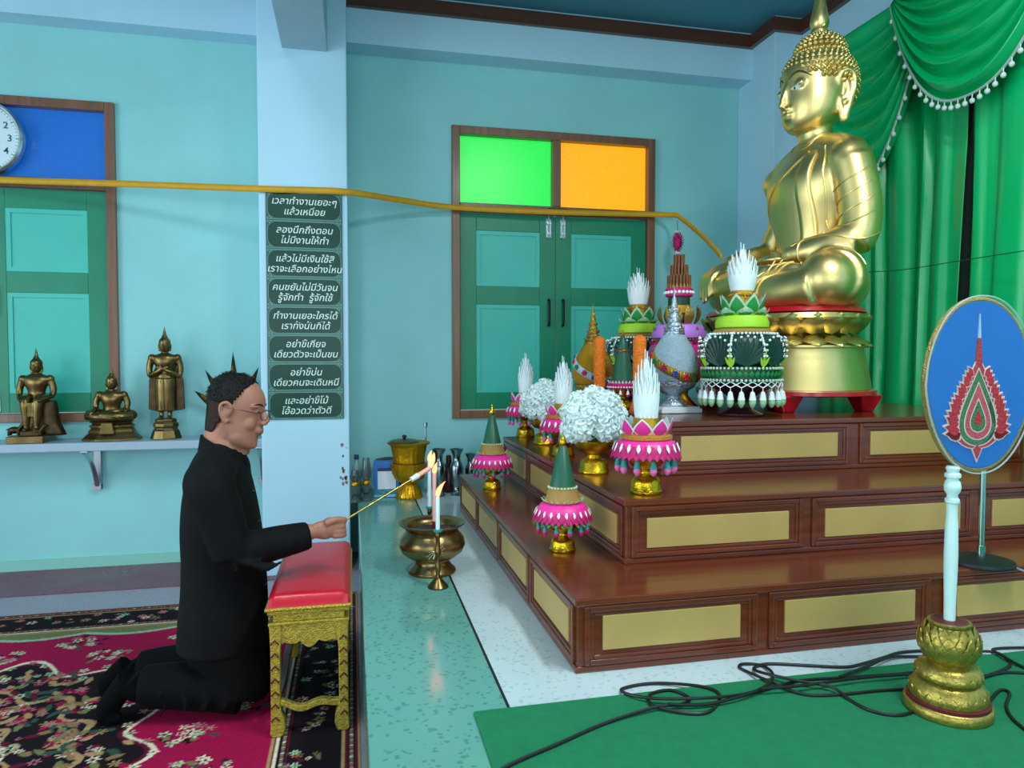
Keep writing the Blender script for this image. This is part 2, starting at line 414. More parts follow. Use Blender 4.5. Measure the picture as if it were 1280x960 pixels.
MB().span((1.36, YW-.075, 2.345), (1.50, YW-.03, 2.385)).build('latch_block', mat('black_plastic', '#15171a', .4), wn2, bev=.004)
# ------------------------------------------------------------------ stepped wooden altar
M_alt = wood('reddish_altar_wood', '#562210', '#743318', .25, 'X')
M_gold_panel = mat('gold_leaf_panel', '#c9a763', .42, .3, var=.06, vs=6)
alt = thing('stepped_altar', 'three-step reddish-brown wooden altar with gold panels under the big golden statue', 'altar', (.62, 1.91, D))
YB = 4.13
def tier(x0, y0, za, zb, front, side, gz):
    L = Vector(alt.location)
    def lp(p): return tuple(Vector(p)-L)
    body = MB(); body.span(lp((x0, y0, za)), lp((XR-.12, YB, zb-.022))); body.span(lp((x0-.008, y0-.008, zb-.022)), lp((XR-.12, YB, zb)))
    body.span(lp((x0-.006, y0-.006, za)), lp((XR-.12, YB, za+.018)))
    t = body.build('step', M_alt, alt, bev=.004)
    def ring(mb, face, a, b, c, d, w, h, pl):
        # rectangular moulding: face 'F' runs in X on plane Y=pl, face 'S' runs in Y on plane X=pl
        for (p, q, r, s_) in ((a, a+w, c, d), (b-w, b, c, d), (a+w, b-w, c, c+w), (a+w, b-w, d-w, d)):
            if face == 'F': mb.span(lp((p, pl-h, r)), lp((q, pl+.002, s_)))
            else: mb.span(lp((pl-h, p, r)), lp((pl+.002, q, s_)))
    for face, bays, pl in (('F', front, y0), ('S', side, x0)):
        for (a, b) in bays:
            m_ = MB(); ring(m_, face, a, b, za+.02, zb-.024, .016, .009, pl); ring(m_, face, a+.016, b-.016, za+.036, zb-.040, .012, .005, pl)
            m_.build('moulding', M_alt, t, bev=.003)
            g = MB(); ga, gb = a+.055, b-.055
            if face == 'F': g.span(lp((ga, pl-.006, gz[0])), lp((gb, pl+.002, gz[1])))
            else: g.span(lp((pl-.006, ga, gz[0])), lp((pl+.002, gb, gz[1])))
            g.build('gold_panel', M_gold_panel, t, bev=.002)
tier(.62, 1.91, D, T1, [(.64, 1.185), (1.225, 1.80), (1.85, 2.42), (2.46, 2.94)], [(1.93, 2.44), (2.46, 2.99), (3.01, 3.54), (3.56, 4.11)], (.492, .592))
tier(.88, 2.20, T1, T2, [(.90, 1.54), (1.575, 2.255), (2.29, 2.94)], [(2.22, 2.86), (2.88, 3.52), (3.54, 4.11)], (.695, .795))
tier(1.20, 2.62, T2, T3, [(1.225, 2.05), (2.10, 2.94)], [(2.64, 3.36), (3.38, 4.11)], (.915, 1.015))

# ------------------------------------------------------------------ green curtains on the right wall
M_cur = mat('green_satin', '#00b268', .30, var=.05, vs=4, spec=.6)
M_gr = mat('painted_slit_shade', '#16241f', .7)
st(MB().span((XR-.012, 2.4, D), (XR, 3.5, 3.2)), 'slit_shade_panel', M_gr)  # added dark panel: its colour paints the shade behind the curtain slit
def curtain(name, label, yl, yr, slant, seed):
    """hangs from yl (far edge) to yr (near edge)"""
    rnd = random.Random(seed); ph = [rnd.uniform(0, TAU) for _ in range(4)]
    n = max(3, round((yl-yr)/.17))
    def fn(u, v):
        z = 3.28+(.45-3.28)*v
        y = yl+(yr-yl)*u
        y += slant(u, v)
        a = TAU*n*(u+.012*math.sin(5*v+ph[0])+.03*math.sin(3*u*TAU+ph[3]))
        amp = .021*(.75+.25*math.sin(7*u+ph[1]))
        x = XR-.046-amp*(math.tanh(2.2*math.sin(a))+.3*math.sin(2*a+ph[2]+2*v))-.004*math.sin(9*v+11*u)
        return (x, y, z)
    o = MB().grid(fn, n*14, 26).build(name, M_cur, None, True, solid=.002)
    return props(o, label, 'curtain', 'green curtains behind the altar')
curtain('curtain', 'long pleated green satin curtain directly behind the golden statue', 4.2, 3.04, lambda u, v: (.17*max(0, v-.30)*u**4), 3)
curtain('curtain', 'long pleated green satin curtain nearest the camera, right of the dark slit', 3.01, 1.75, lambda u, v: 0, 5)
M_pom = mat('white_pompom', '#cfe0dc', .8, bump=.4, bs=200)
pom_me = None
def swag(label, y0, y1, zt, edge0, sag, edge1, seed, xo):
    """draped valance between y0 (far) and y1 (near) with a pompom fringe on its lower edge"""
    global pom_me
    root = thing('curtain_swag', label, 'curtain swag', (XR-.1, (y0+y1)/2, zt), 0, 'swagged valances over the curtains')
    L = Vector(root.location); rnd = random.Random(seed); p0 = rnd.uniform(0, 6)
    def low(u):
        s_ = 1-abs(2*u-1)**2.4
        return edge0*(1-u)+edge1*u+sag*s_
    def fn(u, v, dx=0):
        zz = zt-low(u)*(v**.95)
        nar = .06*v*(.5-u)                          # gathers pull in towards the bottom
        y = y0+(y1-y0)*u+nar
        k = 7
        f = math.sin(TAU*k*v**.9+p0+.9*math.sin(2.2*u+seed))
        bell = math.sin(PI*min(1, max(0, u)))**.6
        x = XR-.1-xo-.03*v*bell-.030*(f+.25*math.sin(2*TAU*k*v+3*u))*(.3+.7*bell)*min(1, v*5)+dx
        return tuple(Vector((x, y, zz))-L)
    MB().grid(lambda u, v: fn(u, v), 36, 90).build('drape', M_cur, root, True, solid=.003)
    MB().tube([fn(i/40, 1, -.004) for i in range(41)], .007, 6).build('braid', mat('silver_braid', '#9fb5ae', .5), root, True)
    n = 27
    for i in range(n):
        u = (i+.5)/n; q = Vector(fn(u, 1, -.006))
        if pom_me is None:
            m_ = MB(); m_.ell((0, 0, -.036), (.0125, .0125, .0135), 10, 7); m_.tube([(0, 0, 0), (0, 0, -.026)], .003, 5)
            pom_me = m_.build('pompom', M_pom, root, True); pom_me.location = q
        else:
            c = pom_me.copy(); COL.objects.link(c); c.parent = root; c.location = q
    return root
swag('draped green satin swag in the upper right corner of the photo', 3.42, 2.42, 3.31, .04, .68, .04, 2, .055)
swag('draped green satin swag behind the statue head', 4.17, 3.30, 3.31, .10, .78, .25, 4, 0)

# ------------------------------------------------------------------ big golden Buddha statue
M_gold = mat('polished_gold', '#ead08a', .40, 1, var=.07, vs=5)
M_goldr = mat('burnished_gold', '#d9c07a', .38, 1, var=.1, vs=14, bump=.1, bs=30)
M_red = mat('red_lacquer', '#b5071d', .25, coat=.4)
M_dkbrow = mat('dark_brow_line', '#5b4a20', .35, .8)
BX, BY, BZ = 2.17, 3.30, T3
bud = thing('buddha_statue', 'huge golden seated Buddha statue on the altar before the green curtains', 'statue', (BX, BY, BZ), PI)
zl = 1.55-BZ                      # underside of the lap
A, B_ = .385, .49                  # half axes of the lotus seat
# red slab on four feet
rs = MB(); rs.lathe([(.99, .075), (1.03, .08), (1.03, .098), (.99, .103)], n=48, sx=A+.005, sy=B_+.005)
slab = rs.build('red_base', M_red, bud, 50)
for sx_, sy_ in ((1, 1), (1, -1), (-1, 1), (-1, -1)):
    l = MB(); x, y = sx_*.21, sy_*.36
    l.add([(x-.06, y-.06, .08), (x+.06, y-.06, .08), (x+.06, y+.06, .08), (x-.06, y+.06, .08), (x-.03, y-.03, 0), (x+.03, y-.03, 0), (x+.03, y+.03, 0), (x-.03, y+.03, 0)],
          [[0, 1, 2, 3], [7, 6, 5, 4], [0, 4, 5, 1], [1, 5, 6, 2], [2, 6, 7, 3], [3, 7, 4, 0]]); l.build('foot', M_red, slab, bev=.006)
dr = MB(); dr.lathe([(.96, .103), (.985, .104), (.975, .14), (.93, .24), (.90, .295), (.905, .30), (.925, .302), (.925, .312), (.88, .318), (.80, .33)], n=56, sx=A, sy=B_)
dr.build('pedestal', M_gold, bud, 45)
lt = MB(); lt.lathe([(.86, .31), (.74, .35), (.71, .372), (.74, .39), (.90, .425), (.95, .44), (.93, .462), (.80, .468)], n=56, sx=A, sy=B_)
nl = 22
for k in range(nl):
    t = TAU*(k+.5)/nl; dx, dy = math.cos(t), math.sin(t)
    b0 = Vector((A*.80*dx, B_*.80*dy, .372)); o_ = Vector((A*dx, B_*dy, 0)).normalized()
    lt.leaf(b0, o_, (o_.x*.72, o_.y*.72, .75), .122, .135, .008, -.08, hump=.5)
    b1 = Vector((A*.80*dx, B_*.80*dy, .355)); lt.leaf(b1, o_, (o_.x*.85, o_.y*.85, -.5), .095, .12, .005, .05, hump=.5)
lt.build('lotus_seat', M_goldr, bud, 50)
MB().lathe([(.80, .462), (.93, .47), (.90, .492), (.5, .5)], n=48, sx=A, sy=B_).build('red_seat_top', M_red, bud, 40)
# body -------------------------------------------------------- local: +x forward, +y the statue's left
b = MB()
def bt(p, r, n=14): b.tube(spline(p, 6), r if not isinstance(r, list) else list(np.interp(np.linspace(0, len(r)-1, 6*(len(p)-1)+1), range(len(r)), r)), n)
def Z(z): return zl+z
TX = -.175
for s in (1, -1):                 # thighs and knees
    bt([(-.20, s*.15, Z(.13)), (-.08, s*.30, Z(.145)), (.0, s*.40, Z(.15)), (.03, s*.43, Z(.15))], [.15, .155, .145, .13], 20)
    b.ell((.03, s*.40, Z(.14)), (.13, .13, .13), 24, 14)
    b.ell((-.19, s*.15, Z(.13)), (.16, .18, .13), 24, 14)
bt([(.08, .40, Z(.11)), (.15, .25, Z(.09)), (.18, .05, Z(.085)), (.16, -.22, Z(.09))], [.105, .095, .085, .06], 20)      # shins cross in front
bt([(.08, -.42, Z(.13)), (.16, -.26, Z(.15)), (.19, -.05, Z(.17)), (.16, .14, Z(.185))], [.105, .09, .08, .05], 20)
bt([(.16, .12, Z(.19)), (.10, .24, Z(.20)), (.05, .30, Z(.20))], [.045, .04, .018])                          # upturned foot
b.ell((-.03, 0, Z(.09)), (.24, .38, .09), 28, 14)
b.loft([(Z(.06), TX, .15, .15, .20), (Z(.16), TX, .17, .16, .25), (Z(.27), TX, .155, .14, .225), (Z(.38), TX, .155, .13, .22), (Z(.49), TX, .175, .13, .25), (Z(.59), TX, .195, .135, .285), (Z(.68), TX, .19, .135, .30),
        (Z(.755), TX-.005, .155, .125, .29), (Z(.81), TX-.01, .12, .11, .24), (Z(.85), TX-.01, .095, .10, .17), (Z(.885), TX-.01, .085, .09, .10)], 36, 5)
for s in (1, -1):
    b.ell((TX+.0, s*.275, Z(.735)), (.105, .095, .10), 22, 14)                     # shoulder
    bt([(TX-.01, s*.05, Z(.83)), (TX-.01, s*.16, Z(.80)), (TX-.01, s*.27, Z(.745))], [.09, .095, .10], 20)
bt([(TX-.015, 0, Z(.78)), (TX-.01, 0, Z(.88)), (TX+.0, 0, Z(1.0))], [.095, .083, .088], 24)      # neck
# right arm (y<0): elbow out, forearm along the thigh, hand over the knee
bt([(TX-.02, -.285, Z(.73)), (TX-.05, -.335, Z(.54)), (TX-.01, -.365, Z(.42)), (TX-.0, -.375, Z(.355))], [.09, .08, .068, .062], 18)
bt([(TX+.0, -.375, Z(.365)), (-.08, -.375, Z(.355)), (.04, -.365, Z(.325)), (.11, -.352, Z(.300))], [.063, .058, .047, .038], 18)
b.eul((.165, -.342, Z(.272)), (.075, .055, .028), (0, 30, 0), 16, 10)
for k, (dy, ln) in enumerate(((-.05, .13), (-.018, .155), (.014, .15), (.044, .125))):
    x0, y0 = .215, -.335+dy
    bt([(x0-.05, y0, Z(.262)), (x0+.015, y0+.004, Z(.232)), (x0+.042, y0+.012, Z(.232-ln*.45)), (x0+.050, y0+.02, Z(.232-ln))], [.0195, .0180, .016, .011], 10)
bt([(.13, -.30, Z(.275)), (.17, -.265, Z(.25)), (.215, -.262, Z(.215))], [.019, .017, .011], 10)
# left arm (y>0) : bent, sleeve wide, hand lying palm up in the lap
bt([(TX+.0, .285, Z(.73)), (TX-.02, .325, Z(.54)), (TX-.01, .34, Z(.39)), (TX+.03, .335, Z(.32))], [.10, .098, .095, .085], 20)
bt([(TX+.02, .34, Z(.335)), (-.08, .28, Z(.315)), (.0, .19, Z(.295)), (.05, .10, Z(.285))], [.088, .08, .06, .042], 18)
b.eul((.075, .02, Z(.275)), (.055, .085, .026), (0, 0, 12), 16, 10)
for k, (dx, ln) in enumerate(((-.045, .11), (-.015, .135), (.015, .14), (.044, .12))):
    bt([(.075+dx, -.03, Z(.275)), (.07+dx, -.03-ln*.5, Z(.28)), (.06+dx, -.03-ln, Z(.292))], [.0165, .0155, .010], 10)
bt([(.03, .03, Z(.29)), (.01, -.03, Z(.318)), (.02, -.075, Z(.328))], [.018, .016, .011], 10)
# head: smooth stacked sections, then small features
hx = -.185; hz = 2.665-BZ          # hz: a little under the lowered eyes
b.loft([(hz-.180, hx+.075, .035, .06, .035), (hz-.168, hx+.07, .068, .10, .080), (hz-.14, hx+.05, .108, .13, .118), (hz-.10, hx+.03, .138, .15, .144), (hz-.05, hx+.02, .154, .16, .158), (hz+.0, hx+.01, .164, .165, .162),
        (hz+.05, hx, .176, .17, .160), (hz+.10, hx-.005, .182, .175, .162), (hz+.15, hx-.01, .178, .172, .158), (hz+.20, hx-.015, .150, .15, .135), (hz+.245, hx-.015, .10, .10, .10)], 40, 5)
for s in (1, -1):
    b.eul((hx+.140, s*.070, hz+.040), (.024, .046, .020), (0, 0, -s*28), 16, 10)   # lowered lid
    b.ell((hx+.177, s*.020, hz-.070), (.018, .016, .013), 12, 8)       # nostril
    ex = hx-.045
    bt([(ex+.025, s*.152, hz+.02), (ex+.03, s*.166, hz+.065), (ex-.002, s*.176, hz+.09), (ex-.04, s*.178, hz+.065), (ex-.045, s*.174, hz+.0), (ex-.028, s*.166, hz-.06), (ex-.012, s*.158, hz-.12), (ex-.004, s*.155, hz-.150), (ex+.012, s*.152, hz-.11), (ex+.018, s*.15, hz-.04)], [.013, .013, .014, .014, .015, .018, .022, .019, .016, .014], 8)
    bt([(ex-.005, s*.162, hz+.05), (ex-.018, s*.160, hz+.0), (ex-.008, s*.154, hz-.05)], [.018, .018, .02], 8)
bt([(hx+.165, 0, hz+.075), (hx+.180, 0, hz+.03), (hx+.198, 0, hz-.03), (hx+.203, 0, hz-.062)], [.012, .014, .0155, .0155], 12)   # nose
b.ell((hx+.155, 0, hz-.10), (.025, .042, .03), 16, 10)
b.eul((hx+.172, 0, hz-.099), (.018, .042, .0085), (0, 0, 0), 14, 8)    # lips
b.eul((hx+.166, 0, hz-.117), (.018, .032, .0085), (0, 0, 0), 14, 8)
b.ell((hx+.13, 0, hz-.155), (.024, .034, .022), 14, 8)
# flat sash over the left shoulder and the robe hem
body = blob(b, 'body', M_gold, bud, .0075, 6, .5)
soften(body, lambda c: c.z > Z(.80) or (c.x > .09 and -.42 < c.y < -.22 and c.z > Z(.05)) or (abs(c.y) < .16 and c.x > -.02 and c.z > Z(.22)), 22)
rb = MB()
from mathutils.bvhtree import BVHTree
def surf(o):
    me = o.data; return BVHTree.FromPolygons([v.co for v in me.vertices], [list(p.vertices) for p in me.polygons])
bv = surf(body)
rows = []
for i in range(25):
    z = Z(.80-.47*i/24); row = []
    for j in range(5):
        y = .10+.018*j+.02*math.sin(PI*i/24)
        q, nr_, _, _ = bv.ray_cast(Vector((.4, y, z)), Vector((-1, 0, 0)))
        row.append(q+Vector((.006, 0, 0)) if q else (rows[-1][j] if rows else bv.find_nearest(Vector((0, y, z)))[0]))
    rows.append(row)
rb.grid(lambda u, v: rows[round(v*24)][round(u*4)], 4, 24)
sash_o = rb.build('shoulder_sash', M_gold, bud, True, solid=.012)
# robe hem: lies on the body, found by dropping points on its surface
def cling(pts, k=8, off=.002):
    out = []
    for p in spline(pts, k):
        q, nrm, _, _ = bv.find_nearest(p); out.append(q+nrm*off)
    return out
hm = MB()
hm.tube(cling([(-.10, .10, Z(.80)), (-.02, .02, Z(.72)), (.02, -.10, Z(.62)), (.0, -.2, Z(.52)), (-.12, -.22, Z(.46))]), .0045, 6)
hm.tube(cling([(-.14, .20, Z(.80)), (-.06, .235, Z(.70)), (-.06, .25, Z(.60)), (-.07, .25, Z(.48)), (-.08, .24, Z(.38))]), .004, 6)
for q in (.64, .57, .49, .42):
    hm.tube(cling([(-.10, .26, Z(q-.06)), (-.12, .38, Z(q-.01)), (-.19, .43, Z(q+.04))]), .003, 6)
hm.tube(cling([(-.24, .43, Z(.36)), (-.13, .42, Z(.33)), (-.02, .29, Z(.36)), (.03, .14, Z(.34))]), .0045, 6)
hm.tube(cling([(.02, .20, Z(.36)), (.04, .20, Z(.28)), (.03, .21, Z(.2))]), .0045, 6)
hm.tube(cling([(-.14, .5, Z(.22)), (-.1, .45, Z(.27)), (-.02, .42, Z(.28))]), .003, 6)
for k in range(6):
    y = .20-.03*k; hm.tube(cling([(.10, y+.05, Z(.25)), (.18, y, Z(.17)), (.22, y-.03, Z(.06))]), .005, 6)
hm.build('robe_hem', M_gold, bud, True)
# neck rings
nr = MB()
for q in (.862, .885, .908): nr.tube(cling([(TX-.01+.1*math.cos(t), .1*math.sin(t), Z(q)-.02*math.cos(t)) for t in [TAU*i/16 for i in range(17)]], 2, .001), .004, 6)
nr.build('neck_fold', M_gold, bud, True)
# eyes: painted white with dark pupils
def on_face(y, z, off):
    q, nrm, _, _ = bv.ray_cast(Vector((hx+.5, y, z)), Vector((-1, 0, 0))); return (q+Vector((off, 0, 0))) if q else Vector((hx+.12, y, z))
for s in (1, -1):
    ey = MB(); pu = MB(); br = MB()
    N = 12; up_ = []; lo = []
    for i in range(N+1):
        y = .032+.082*i/N; t = i/N; sl = .014*t
        up_.append(on_face(s*y, hz+.026+sl+.004*math.sin(PI*t), .0022)); lo.append(on_face(s*y, hz+.026+sl-.017*math.sin(PI*t)-.001, .0022))
    for i in range(N): ey.add([up_[i], up_[i+1], lo[i+1], lo[i]], [[0, 1, 2, 3]])
    ew = ey.build('eye', mat('eye_white_paint', '#c8d4d4', .35), bud, solid=.0015)
    pu.ell(on_face(s*.055, hz+.024, .0005), (.0035, .0085, .0085), 12, 8)
    pu.build('pupil', mat('pupil_black', '#05070a', .2), ew, True)
    br.tube([on_face(s*(.022+.10*t), hz+.062+.045*math.sin(PI*(.10+.78*t))-.012*t, -.001) for t in [i/12 for i in range(13)]], [.002+.0045*math.sin(PI*i/12) for i in range(13)], 6)
    br.build('eyebrow', M_dkbrow, bud, True)
# curls
hair = MB()
def hair_line(x, y, z):            # True where curls grow
    dx = x-hx; dz = z-hz; ax = abs(y)
    if dx > .01: return dz > .128-.9*max(0, ax-.075)
    if dx > -.03: return dz > .075
    return dz > -.14+2.0*max(0, dx+.085)
def curl_shell(cx, cz, rx, ry, rz_, zmin, zmax, step, r):
    rows = int((PI*rz_)/step)
    for j in range(rows+1):
        p = -PI/2+PI*j/rows; z = cz+rz_*math.sin(p)
        if z < zmin or z > zmax: continue
        rr = math.cos(p); n = max(1, int(TAU*rr*(rx+ry)/2/step))
        for i in range(n):
            t = TAU*(i+.5*(j % 2))/n; x = cx+rx*rr*math.cos(t); y = ry*rr*math.sin(t)
            if hair_line(x, y, z):
                hair.ell((x, y, z), r, 8, 5); nn = Vector(((x-cx)/rx, y/ry, (z-cz)/rz_)).normalized(); hair.ell(Vector((x, y, z))+nn*r*.75, r*.55, 6, 4)
curl_shell(hx-.015, hz+.07, .188, .168, .19, hz-.16, hz+.22, .0265, .015)
curl_shell(hx-.02, hz+.222, .125, .116, .105, hz+.20, hz+.5, .0255, .0142)
hair.ell((hx-.02, 0, hz+.222), (.12, .11, .10), 24, 14); hair.build('hair_curls', M_goldr, bud, 60)
fl = MB(); fz = hz+.345
fl.lathe([(.034, -.03), (.044, -.005), (.036, .012), (.042, .02), (.048, .045), (.042, .08), (.028, .14), (.016, .20), (.006, .25), (.001, .27)], (hx-.012, 0, fz), 20)
for k in range(8):
    t = TAU*k/8; fl.leaf((hx-.012+.038*math.cos(t), .038*math.sin(t), fz+.015), (math.cos(t), math.sin(t), 0), (0, 0, 1), .15, .03, .004, -.12)
fl.build('flame_finial', M_gold, bud, 50)
# ------------------------------------------------------------------ offerings: materials
G_gold = mat('gold_plated', '#d8a824', .22, 1, var=.08, vs=30, bump=.25, bs=160)
G_gold2 = mat('gold_trim', '#c79a3a', .38, .9, bump=.5, bs=300)
G_pinkc = mat('hot_pink_satin', '#f0309a', .45, var=.05, vs=20, sub=.05)
G_pink = mat('magenta_petals', '#c4106a', .6, var=.15, vs=60)
G_lpink = mat('pale_pink_petals', '#f2b6d0', .6)
G_white = mat('white_petals', '#e8f2f4', .6, var=.04, vs=30)
G_dkg = mat('dark_green_leaf', '#0b3a31', .42, var=.12, vs=30)
G_cone = mat('green_cone_leaf', '#1c5a42', .42, var=.08, vs=25)
G_lime = mat('lime_satin', '#a4d62c', .5, var=.06, vs=15)
G_grn = mat('fresh_green_leaf', '#1e8f3e', .5, var=.1, vs=30)
G_mint = mat('pale_green_lace', '#b7d9b4', .7, bump=.5, bs=200)
G_orange = mat('orange_wax', '#f07808', .6, var=.12, vs=60, bump=1., bs=110, sub=.1)
G_silver = mat('embossed_silver', '#bcc6d2', .3, .95, bump=.7, bs=120)
G_tan = mat('woven_tan_ring', '#a88244', .6, bump=.6, bs=220)
G_teal = mat('teal_cap', '#1d8f8a', .5)
def beads(mb, r, z, n, s_, sz=1., n1=8, n2=5):
    for i in range(n):
        t = TAU*i/n; mb.ell((r*math.cos(t), r*math.sin(t), z), (s_, s_, s_*sz), n1, n2)
def droop(mb, r, z, n, L, Wd, out=.5, th=.0015, ph=0):
    for i in range(n):
        t = TAU*(i+ph)/n; o = Vector((math.cos(t), math.sin(t), 0))
        mb.leaf((r*o.x, r*o.y, z), o, (o.x*out, o.y*out, -1), L, Wd, th, 0, hump=.5)
def petals(mb, r, z, n, L, Wd, lean, th=.0015, curl=.15, ph=0, hump=.4):
    for i in range(n):
        t = TAU*(i+ph)/n; o = Vector((math.cos(t), math.sin(t), 0))
        mb.leaf((r*o.x, r*o.y, z), o, (o.x*lean, o.y*lean, 1), L, Wd, th, curl, hump=hump)
def white_spire(parent, z, r0, r1, h, name='white_petal_cone', m=None):
    """a bud of narrow white folded petals that widens, then closes to a point"""
    mb = MB(); rnd = random.Random(3)
    mb.lathe([(r0*.7, z), (r0*.9, z+h*.3), (r0*.7, z+h*.55), (.004, z+h*.9)], n=12)
    for ring, (k, top, rr) in enumerate(((15, .56, 1.0), (14, .68, .84), (11, .79, .62), (8, .89, .38), (3, 1.0, .10))):
        for i in range(k):
            t = TAU*(i+.5*(ring % 2))/k+.1*ring; o = Vector((math.cos(t), math.sin(t), 0)); hh = h*top*rnd.uniform(.95, 1.05)
            lean = (r1-r0)*rr/(h*.45)
            mb.leaf((r0*rr*o.x, r0*rr*o.y, z), o, (o.x*lean, o.y*lean, 1), hh, max(.015, TAU*r1*rr/k*1.25), .0018, -.05*rr, hump=.42)
    return mb.build(name, m or G_white, parent, 40)
def phan(parent, s=1., name='gold_pedestal'):
    """embossed gold footed tray, height .135*s"""
    mb = MB()
    mb.lathe([(.058, 0), (.060, .004), (.060, .012), (.055, .016), (.054, .04), (.050, .052), (.038, .062), (.024, .068), (.020, .078), (.022, .086), (.030, .09), (.048, .098), (.062, .112), (.068, .130), (.071, .136), (.064, .137)], n=28,
             wob=lambda t, j, z: 1+(.02*math.cos(14*t) if 3 <= j <= 5 or j >= 11 else 0))
    mb.v = [(a*s, b_*s, c*s) for a, b_, c in mb.v]
    return mb.build(name, G_gold, parent, 50)
def tassels(parent, r, z, n, cap, tip, L=.045, w=.009, bead=True, ph=0):
    """small flower tassels hanging from the rim, each a part; the coloured tip is its sub-part"""
    a = MB(); a.tube([(0, 0, 0), (0, 0, -L*.25)], .0015, 5); a.lathe([(.002, -L*.2), (w*.55, -L*.26), (w*.75, -L*.45), (w*.95, -L*.62), (.002, -L*.64)], n=10)
    b_ = MB(); b_.lathe([(.002, -L*.58), (w*.8, -L*.62), (w*.95, -L*.75), (w*.6, -L*.92), (.0008, -L)], n=10)
    first = None
    for i in range(n):
        t = TAU*(i+ph)/n; p = (r*math.cos(t), r*math.sin(t), z)
        if first is None:
            first = a.build('tassel', cap, parent, True); b_.build('tassel_tip', tip, first, True); first.location = p
        else:
            c = first.copy(); COL.objects.link(c); c.parent = parent; c.location = p
            q = first.children[0].copy(); COL.objects.link(q); q.parent = c

# --- green cone offerings on the lowest step
def cone_offering(label, loc, rz=0, sc=1):
    r = thing('cone_offering', label, 'offering', loc, rz, 'green cone offerings on gold pedestals', sc)
    phan(r, .78)
    m = MB(); m.lathe([(.055, .105), (.086, .112), (.097, .126), (.094, .146), (.078, .168), (.05, .178)], n=32); m.build('pink_cushion', G_pinkc, r, True)
    m = MB(); droop(m, .093, .148, 30, .034, .019, .35); droop(m, .09, .135, 30, .032, .018, .6, ph=.5); m.build('magenta_fringe', G_pink, r, 50)
    m = MB(); droop(m, .092, .153, 22, .022, .011, .45); m.build('white_petal_row', G_white, r, 50)
    m = MB(); droop(m, .086, .118, 24, .028, .016, 1.3); m.build('leaf_row', G_grn, r, 50)
    tassels(r, .088, .116, 12, G_teal, G_pink, .052, .0095)
    m = MB(); m.lathe([(.056, .174), (.066, .178), (.064, .19), (.058, .196), (.056, .21), (.05, .222), (.048, .232), (.04, .236)], n=28, wob=lambda t, j, z: 1+.02*math.cos(20*t)); m.build('woven_ring', G_tan, r, 50)
    m = MB(); petals(m, .058, .176, 18, .026, .015, 1.8, curl=-.2); m.build('pale_leaf_ring', G_mint, r, 50); m = MB(); beads(m, .05, .228, 26, .0042); m.build('bead_ring', G_mint, r, True)
    m = MB(); m.lathe([(.047, .232), (.044, .24), (.014, .372), (.006, .378)], n=28); m.build('leaf_cone', G_cone, r, 50)
    m = MB(); m.lathe([(.006, .365), (.013, .378), (.015, .386), (.010, .40), (.004, .412), (.001, .425)], n=14); m.build('gold_bud', G_gold, r, True)
    return r
A1 = cone_offering('green cone offering on a pink cushion, nearest the front corner of the lowest step', at(703, 688, Z=T1))
A2 = again(A1, 'green cone offering on a pink cushion, far end of the lowest step near the vases', at(615, 611, Z=T1), .4, 1.04)

# --- white petal cone offerings on the middle step
def petal_offering(label, loc, rz=0, sc=1):
    r = thing('petal_offering', label, 'offering', loc, rz, 'white petal cone offerings on the middle step', sc)
    phan(r, .95)
    m = MB(); m.lathe([(.05, .122), (.095, .128), (.110, .142), (.105, .168), (.085, .190), (.05, .196)], n=32); m.build('pink_cushion', G_pinkc, r, True)
    m = MB(); droop(m, .104, .172, 32, .042, .022, .35); droop(m, .104, .155, 32, .036, .021, .6, ph=.5); m.build('magenta_fringe', G_pink, r, 50)
    m = MB(); droop(m, .105, .178, 20, .030, .014, .4); m.build('white_petal_row', G_white, r, 50)
    tassels(r, .096, .138, 11, G_teal, mat('pink_bud', '#f06ab0', .5), .066, .0135)
    m = MB(); m.lathe([(.075, .188), (.088, .192), (.088, .202), (.075, .208), (.05, .208)], n=30, wob=lambda t, j, z: 1+.015*math.cos(30*t)); m.build('gold_wreath', mat('gold_flower_wreath', '#c98a2a', .6, bump=1, bs=200), r, 50)
    m = MB(); m.lathe([(.06, .205), (.052, .225), (.045, .245), (.044, .262), (.03, .264)], n=24); m.build('gold_collar', G_gold2, r, 50)
    pm = MB(); wm = MB()
    for i in range(8):
        t = TAU*(i+.3)/8; o = Vector((math.cos(t), math.sin(t), 0))
        pm.leaf((.072*o.x, .072*o.y, .206), o, (o.x*.45, o.y*.45, 1), .058, .058, .0015, -.1, hump=.3)
        wm.leaf((.0695*o.x, .0695*o.y, .206), o, (o.x*.45, o.y*.45, 1), .064, .069, .0012, -.1, hump=.3)
    pm.build('pink_lotus_petals', G_pinkc, r, 50); wm.build('white_petal_edges', G_white, r, 50)
    white_spire(r, .255, .036, .047, .235)
    return r
B1 = petal_offering('white petal cone in pink lotus petals, on the front corner of the middle step', at(807, 616, Z=T2))
B2 = again(B1, 'white petal cone in pink lotus petals, between the two white flower bunches', at(704, 570, Z=T2), .3, .96)
B3 = again(B1, 'white petal cone half hidden at the far end of the middle step', at(657, 546, Z=T2), .7, 1.0)

